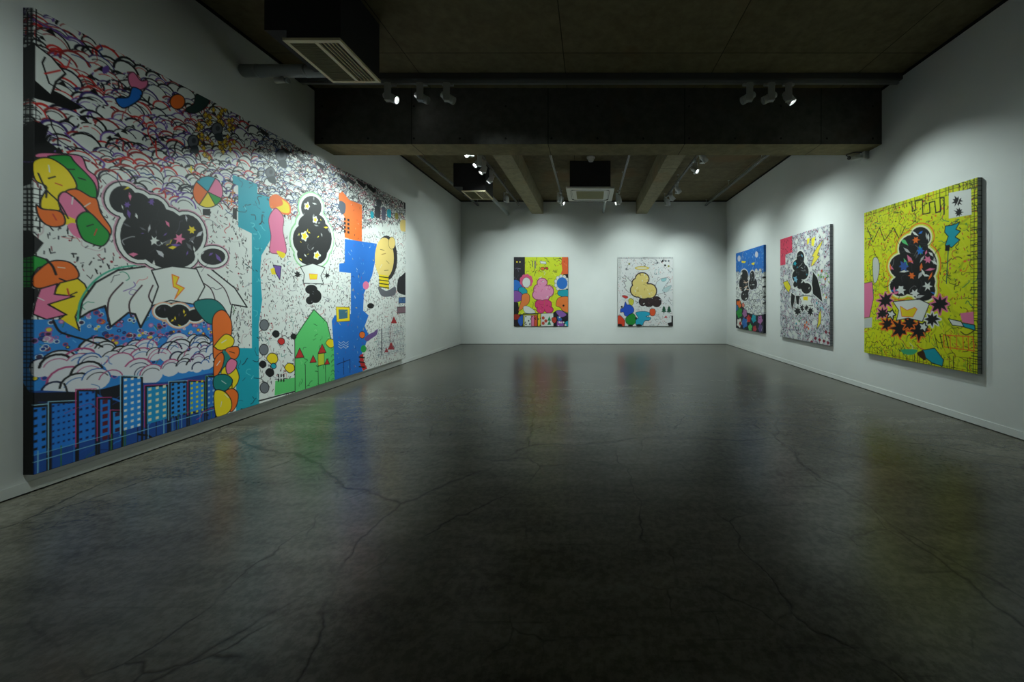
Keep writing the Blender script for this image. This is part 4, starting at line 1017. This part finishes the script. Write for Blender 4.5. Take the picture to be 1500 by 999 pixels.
# near raceway across the room, in front of the cross beam
CY = 4.58
r = empty('lighting_track', (0, CY, 3.93)); tag(r, 'dark raceway track across the room in front of the deep beam', 'lighting track')
MB().box(XL+.002, XR-.002, -.05, .05, .035, ZC-3.93-.003).box(XL+.05, XR-.02, -.018, .018, .0, .036, mi=1).build('raceway', [M['dark_rail'], M['rail']], r)
# a second one above the viewer, outside the picture
CY2 = 1.2
r = empty('lighting_track', (0, CY2, 3.93)); tag(r, 'dark raceway track across the room above the viewer', 'lighting track')
MB().box(XL+.002, XR-.002, -.05, .05, .035, ZC-3.93-.003).box(XL+.05, XR-.02, -.018, .018, .0, .036, mi=1).build('raceway', [M['dark_rail'], M['rail']], r)

# ------------------------------------------------------------------ spotlights
HR = .048
def head_mesh():
    b = MB()
    # local -Z is the beam direction
    b.lathe([(0.0001, .085), (.030, .085), (.036, .078), (.038, .06), (HR-.004, .05), (HR, .042), (HR, -.085), (HR-.004, -.088), (HR-.006, -.085), (HR-.008, -.06), (.0001, -.06)], n=36)
    for k in range(3): b.lathe([(HR, .03-.022*k), (HR+.0025, .028-.022*k), (HR+.0025, .02-.022*k), (HR, .018-.022*k)], n=36)
    o = b.build('lamp_head', M['lamp_body'])
    me = o.data; bpy.data.objects.remove(o); return me
def lens_mesh(mat):
    o = MB().disc(HR-.009, 0, 36).build('lens', mat); me = o.data; bpy.data.objects.remove(o); return me
HEAD = head_mesh(); LENS = lens_mesh(M['lens']); LENSD = lens_mesh(M['lens_dim'])
o = MB().box(-.017, .017, -.07, .07, -.022, 0, .003).build('track_adapter', M['lamp_body']); ADP = o.data; bpy.data.objects.remove(o)
o = MB().box(-.080, -.056, -.038, .038, -.236, -.022, .003).box(-.078, -.020, -.036, .036, -.240, -.229, .002).box(-.078, .012, -.012, .012, -.034, -.02).tube((-.06, 0, -.17), (-.04, 0, -.17), .016, 18).build('bracket', M['lamp_body']); BRK = o.data; bpy.data.objects.remove(o)

GAIN = {'spotlights on the track left of the beam': 1.6, 'spotlights for the end wall': 1.5, 'spotlights on the right-hand track': 1.7,
        'spotlights on the near raceway': 1.3, 'spotlights above the viewer': .85}
def spotlight(loc, target, label, watts=90, size=58, blend=.8, lit=True, group=None, along='y', flip=False):
    d = Vector(target)-Vector((loc[0], loc[1], loc[2]-.17))
    az = math.atan2(-d.x, d.y); tilt = math.atan2(math.hypot(d.x, d.y), -d.z)
    r = empty('track_spotlight', loc, az); tag(r, label, 'spotlight', group)
    def ch(name, me, p=r):
        x = bpy.data.objects.new(name, me); COL.objects.link(x); x.parent = p; return x
    a = ch('track_adapter', ADP); a.rotation_euler = (0, 0, (0 if along == 'y' else R(90))-az)
    bk = ch('bracket', BRK)
    if flip: bk.rotation_euler = (0, 0, math.pi)
    h = ch('lamp_head', HEAD); h.location = (0, 0, -.17); h.rotation_euler = (tilt, 0, 0)
    l = ch('lens', LENS if lit else LENSD, h); l.location = (0, 0, -.0605)
    watts *= GAIN.get(group, 1.0)
    if lit:
        ld = bpy.data.lights.new('spot_beam', 'SPOT'); ld.energy = watts; ld.spot_size = R(size); ld.spot_blend = blend
        ld.shadow_soft_size = .035; ld.color = LCOL
        lo = bpy.data.objects.new('spot_beam', ld); COL.objects.link(lo); lo.parent = h; lo.location = (0, 0, -.092)
    return r

GL = 'spotlights on the track left of the beam'; GR_ = 'spotlights on the right-hand track'; GE = 'spotlights for the end wall'
GN = 'spotlights on the near raceway'; GV = 'spotlights above the viewer'
# left track beyond the beam, turned back towards the mural
for x, y, tgt, w_, s_, lab in ((-2.0, 6.12, (XL, 3.9, 1.45), 300, 66, 'silver spotlight glowing at the near end of the left track, by the cross beam'),
                   (-2.0, 6.58, (XL, 5.0, 1.3), 190, 66, 'second glowing spotlight from the cross beam on the left track'),
                   (-2.0, 6.92, (XL, 6.0, 1.2), 120, 68, 'third glowing spotlight from the cross beam on the left track'),
                   (-2.0, 7.45, (XL, 6.9, 1.2), 90, 70, 'farthest glowing spotlight in the row of four on the left track')):
    spotlight((x, y, TZ-.0215), tgt, lab, w_, s_, 1.0, group=GL)
spotlight((-2.0, 8.9, TZ-.0215), (-2.2, YB, 1.9), 'unlit silver spotlight at the far end of the left track', lit=False, group=GL)
# end wall
for x, y, tgt, w_, s_, lab in ((-.72, 9.0, (-1.5, YB, 1.4), 32, 100, 'spotlight left of the square cassette, nearer one of two'),
                      (-.72, 9.3, (XR, 7.9, 1.5), 80, 50, 'glowing spotlight left of the square cassette, nearest the end wall'),
                      (.72, 9.0, (1.5, YB, 1.4), 32, 100, 'pale spotlight right of the square cassette, nearer one of two'),
                      (.72, 9.3, (XL, 8.2, 1.5), 130, 60, 'glowing spotlight right of the square cassette, nearest the end wall'),
                      (-1.97, 5.42, (-1.5, YB, 1.4), 400, 56, 'unseen spotlight added behind the deep beam at the start of the left track'),  # this and the next are added out of view, a broad wash for the end wall
                      (1.97, 5.36, (1.5, YB, 1.4), 400, 56, 'unseen spotlight added behind the deep beam at the start of the right track')):
    spotlight((x, y, TZ-(.0215 if x < -1 else .0015)), tgt, lab, w_, s_, 1.0, group=GE)
# right track
for y, tgt, w_, s_, lab in ((5.8, (XR, 6.1, 1.5), 60, 80, 'spotlight nearest the cross beam on the right track'),
                    (6.4, (XR, 6.7, 1.6), 60, 80, 'second spotlight from the cross beam on the right track'),
                    (6.95, (XR, 5.4, 1.5), 70, 70, 'spotlight with a bright slanted lens, third from the cross beam on the right track'),
                    (8.25, (XR, 8.5, 1.6), 45, 80, 'spotlight in the far cluster of the right track, nearest the beam'),
                    (8.85, (XR, 9.0, 1.6), 45, 80, 'spotlight in the middle of the far cluster on the right track'),
                    (9.3, (3.0, YB, 1.4), 35, 80, 'spotlight in the far cluster of the right track, nearest the end wall')):
    spotlight((1.97, y, TZ-.0015), tgt, lab, w_, s_, 1.0, group=GR_)
# raceway in front of the beam: the two groups cross over the room
def px(x): return (x-VX)*CY/F
for x, tgt, w_, s_, lab in ((px(572), (XR, 4.8, 1.2), 60, 30, 'bright silver spotlight beside the near slotted unit, leftmost on the raceway'),
                    (px(618), (XR, 5.2, .9), 35, 28, 'middle spotlight of the left-hand three on the raceway'),
                    (px(656), (XR, 5.4, .8), 30, 28, 'right one of the left-hand three spotlights on the raceway'),
                    (px(1096), (XL, 5.4, .8), 30, 28, 'left one of the right-hand three spotlights on the raceway'),
                    (px(1127), (XL, 5.2, .9), 40, 28, 'middle spotlight of the right-hand three, its head tilted down left'),
                    (px(1155), (XR, 3.9, 1.4), 110, 76, 'glowing spotlight at the right end of the raceway row')):
    spotlight((x, CY, 3.93), tgt, lab, w_, s_, 1.0, w_ > 50, group=GN, along='x', flip=tgt[0] > 0)
# raceway above the viewer
for x, tgt, w_, s_, lab in ((-1.75, (XL, 1.8, 1.6), 65, 68, 'spotlight above the viewer aimed at the near left wall'),
                    (-1.25, (XL, 2.9, 1.4), 85, 72, 'spotlight above the viewer aimed at the near end of the mural'),
                    (1.95, (XR, 2.6, 1.7), 45, 75, 'spotlight above the viewer aimed at the near right wall')):
    spotlight((x, CY2, 3.93), tgt, lab, w_, s_, 1.0, group=GV, along='x')

# ------------------------------------------------------------------ air conditioners
def slot_unit(y0, label):
    x0, x1, z = -2.62, -2.13, 3.46; y1 = y0+.62
    r = empty('ceiling_air_conditioner', ((x0+x1)/2, (y0+y1)/2, z)); tag(r, label, 'air conditioner', 'slotted air conditioners hung from the ceiling')
    w, l = (x1-x0)/2, (y1-y0)/2
    H = ZC-z
    MB().box(-w+.02, w-.005, -l+.02, l-.02, .022, H).build('casing', M['black_sheet'], r)
    MB().box(-w-.17, -w+.02, -l+.02, l-.02, .10, H).build('duct_box', M['black_sheet'], r)
    b = MB(); t = .022
    # frame of the panel with two openings
    sp = -w+.03+(2*w-.06)*.56
    b.box(-w, w, -l, -l+.035, 0, t).box(-w, w, l-.03, l, 0, t).box(-w, -w+.03, -l+.035, l-.03, 0, t).box(w-.035, w, -l+.035, l-.03, 0, t).box(sp-.02, sp+.012, -l+.035, l-.03, 0, t)
    b.build('panel_frame', M['ac_panel'], r)
    g_ = MB().box(-w+.03, sp-.02, -l+.035, l-.03, .006, .014)
    for k in range(22):
        yy = -l+.04+k*(2*l-.08)/22; g_.box(-w+.03, sp-.02, yy, yy+.003, .003, .007)
    g_.build('intake_grille', M['ac_grille'], r)
    MB().box(sp+.012, w-.035, -l+.035, l-.03, .018, t).build('outlet_slot', M['black'], r)
    a0, a1 = sp+.012, w-.035
    for k in range(4):
        xx = a0+(a1-a0)*(k+1)/5; MB().box(xx-.0022, xx+.0022, -l+.035, l-.03, .002, .018).build('louvre', M['ac_panel'], r)
    return r
slot_unit(3.14, 'black-cased slotted air conditioner hanging close, in front of the deep beam')
slot_unit(7.52, 'black-cased slotted air conditioner far left, beyond the deep beam')

# square cassette
def cassette():
    cx, cy, z, w = .007, 7.81, 3.46, .485
    r = empty('ceiling_air_conditioner', (cx, cy, z)); tag(r, 'square white-panelled air conditioning cassette hanging in the middle', 'air conditioner')
    MB().box(-.41, .41, -.40, .40, .03, ZC-z).build('casing', M['black_sheet'], r)
    b = MB()
    def rrect(h, rad, z_, n=6):
        pts = []
        for qx, qy, a0 in ((1, 1, 0), (-1, 1, 90), (-1, -1, 180), (1, -1, 270)):
            for k in range(n+1):
                a = R(a0+90*k/n); pts.append((qx*(h-rad)+rad*math.cos(a), qy*(h-rad)+rad*math.sin(a), z_))
        return pts
    def ring(p0, p1, mi=0):
        v0 = [b.bm.verts.new(p) for p in p0]; v1 = [b.bm.verts.new(p) for p in p1]; n = len(v0)
        for k in range(n):
            f = b.bm.faces.new((v0[k], v0[(k+1) % n], v1[(k+1) % n], v1[k])); f.material_index = mi
    S = [(w, .02, .035, 0), (w, .02, .006, 0), (w-.006, .02, 0, 0), (w-.085, .08, 0, 1), (w-.085, .08, .02, 1), (w-.115, .07, .02, 1), (w-.115, .07, .002, 0), (w-.2, .02, .002, 0)]
    for i in range(len(S)-1): ring(rrect(*S[i][:3]), rrect(*S[i+1][:3]), S[i][3] if i >= 3 and i < 6 else 0)
    f = b.bm.faces.new([b.bm.verts.new(p) for p in rrect(w, .02, .035)])
    b.build('panel', [M['ac_panel_w'], M['black']], r)
    q = MB().box(-w+.2, w-.2, -w+.2, w-.2, .003, .012)
    for k in range(30):
        xx = -w+.2+k*(2*w-.4)/30; q.box(xx, xx+.004, -w+.2, w-.2, .0, .004)
    q.build('intake_grille', M['ac_grille_w'], r)
    for sx, sy in ((1, 0), (-1, 0), (0, 1), (0, -1)):
        L = w-.17
        if sx: MB().box(sx*(w-.1)-.01, sx*(w-.1)+.01, -L, L, .006, .01).build('air_flap', M['ac_panel_w'], r)
        else: MB().box(-L, L, sy*(w-.1)-.01, sy*(w-.1)+.01, .006, .01).build('air_flap', M['ac_panel_w'], r)
cassette()

# refrigerant pipes
def pipe(a, b_, rad, label, mat='lagging'):
    a = Vector(a); b_ = Vector(b_); r = empty('insulated_pipe', a); tag(r, label, 'pipe')
    MB().tube((0, 0, 0), b_-a, rad, 28).build('lagging', M[mat], r)
    L = (b_-a).length; d = (b_-a).normalized()
    for t in (.12, .5, .88):
        p = d*L*t; MB().tube(p-d*.012, p+d*.012, rad+.004, 28).build('strap', M['galv'], r)
    return r
pipe((XL, 3.86, 3.645), (-2.30, 3.86, 3.645), .06, 'fat grey lagged pipe running from the left wall to the near slotted unit')
MB_ = pipe((-2.31, 8.06, 3.66), (-2.31, YB, 3.66), .045, 'grey lagged pipe from the far slotted unit to the end wall')
pipe((.38, 8.20, 3.72), (.38, YB, 3.72), .035, 'grey lagged pipe from the square cassette to the end wall')
# small cream valve body hanging under the fat pipe
r = empty('pipe_valve', (-3.22, 3.86, 3.5735)); tag(r, 'small cream valve under the fat lagged pipe near the left wall', 'valve')
MB().tube((-.07, 0, -.028), (.03, 0, -.028), .03, 20, r2=.024).tube((.0, 0, -.02), (.0, 0, .012), .012, 12).build('body', M['white_plastic'], r)
MB().tube((.03, 0, -.028), (.05, 0, -.028), .018, 16).tube((.05, 0, -.028), (.065, 0, -.028), .028, 16).build('cap', M['galv'], r)

# smoke detector on the ceiling in front of the cassette
r = empty('smoke_detector', (.02, 7.2, ZC)); tag(r, 'small cream round detector on the ceiling above the square cassette', 'smoke detector')
MB().lathe([(.0001, 0), (.08, 0), (.082, -.02), (.078, -.035), (.06, -.04), (.0001, -.04)], n=36).build('base', M['white_plastic'], r)
MB().lathe([(.055, -.04), (.055, -.072), (.045, -.09), (.0001, -.095)], n=36).build('sensor_dome', M['white_plastic'], r)

# small camera under the right end of the deep beam, with its cable
r = empty('security_camera', (3.80, 5.12, 3.24)); tag(r, 'small white surveillance camera under the right end of the deep beam', 'camera')
MB().box(-.02, .05, -.045, .045, -.045, .06, .006).build('wall_box', M['white_plastic'], r)
MB().tube((-.02, 0, .0), (-.075, 0, -.005), .018, 16).build('arm', M['white_plastic'], r)
MB().tube((-.07, .005, .0), (-.20, -.01, -.025), .034, 28).build('housing', M['white_plastic'], r)
MB().tube((-.2005, -.01, -.025), (-.215, -.012, -.028), .024, 24).build('lens', M['black'], r)
cb = MB(); pts = Cv.smooth([(.0, 0, .055), (-.08, 0, .052), (-.16, -.01, .045), (-.24, 0, .02), (-.2, .01, .0)], False, 6)
for k in range(len(pts)-1): cb.tube([float(q) for q in pts[k]], [float(q) for q in pts[k+1]], .006, 10)
cb.build('signal_cable', M['black'], r)

# ------------------------------------------------------------------ world, camera, colour
w = bpy.data.worlds.new('dark'); SC.world = w; w.use_nodes = True
w.node_tree.nodes['Background'].inputs[0].default_value = (0, 0, 0, 1); w.node_tree.nodes['Background'].inputs[1].default_value = 0
cam = bpy.data.cameras.new('camera'); co_ = bpy.data.objects.new('camera', cam); COL.objects.link(co_)
co_.location = (0, 0, EYE); co_.rotation_euler = (R(90), 0, 0)
cam.sensor_fit = 'HORIZONTAL'; cam.sensor_width = 36; cam.lens = 36*F/1500
cam.shift_x = (750-VX)/1500; cam.shift_y = -(499.5-VY)/1500; cam.clip_start = .05
SC.camera = co_
vs = SC.view_settings; vs.view_transform = 'Standard'; vs.look = 'None'; vs.exposure = 0.0; vs.gamma = 1.0; vs.use_curve_mapping = False
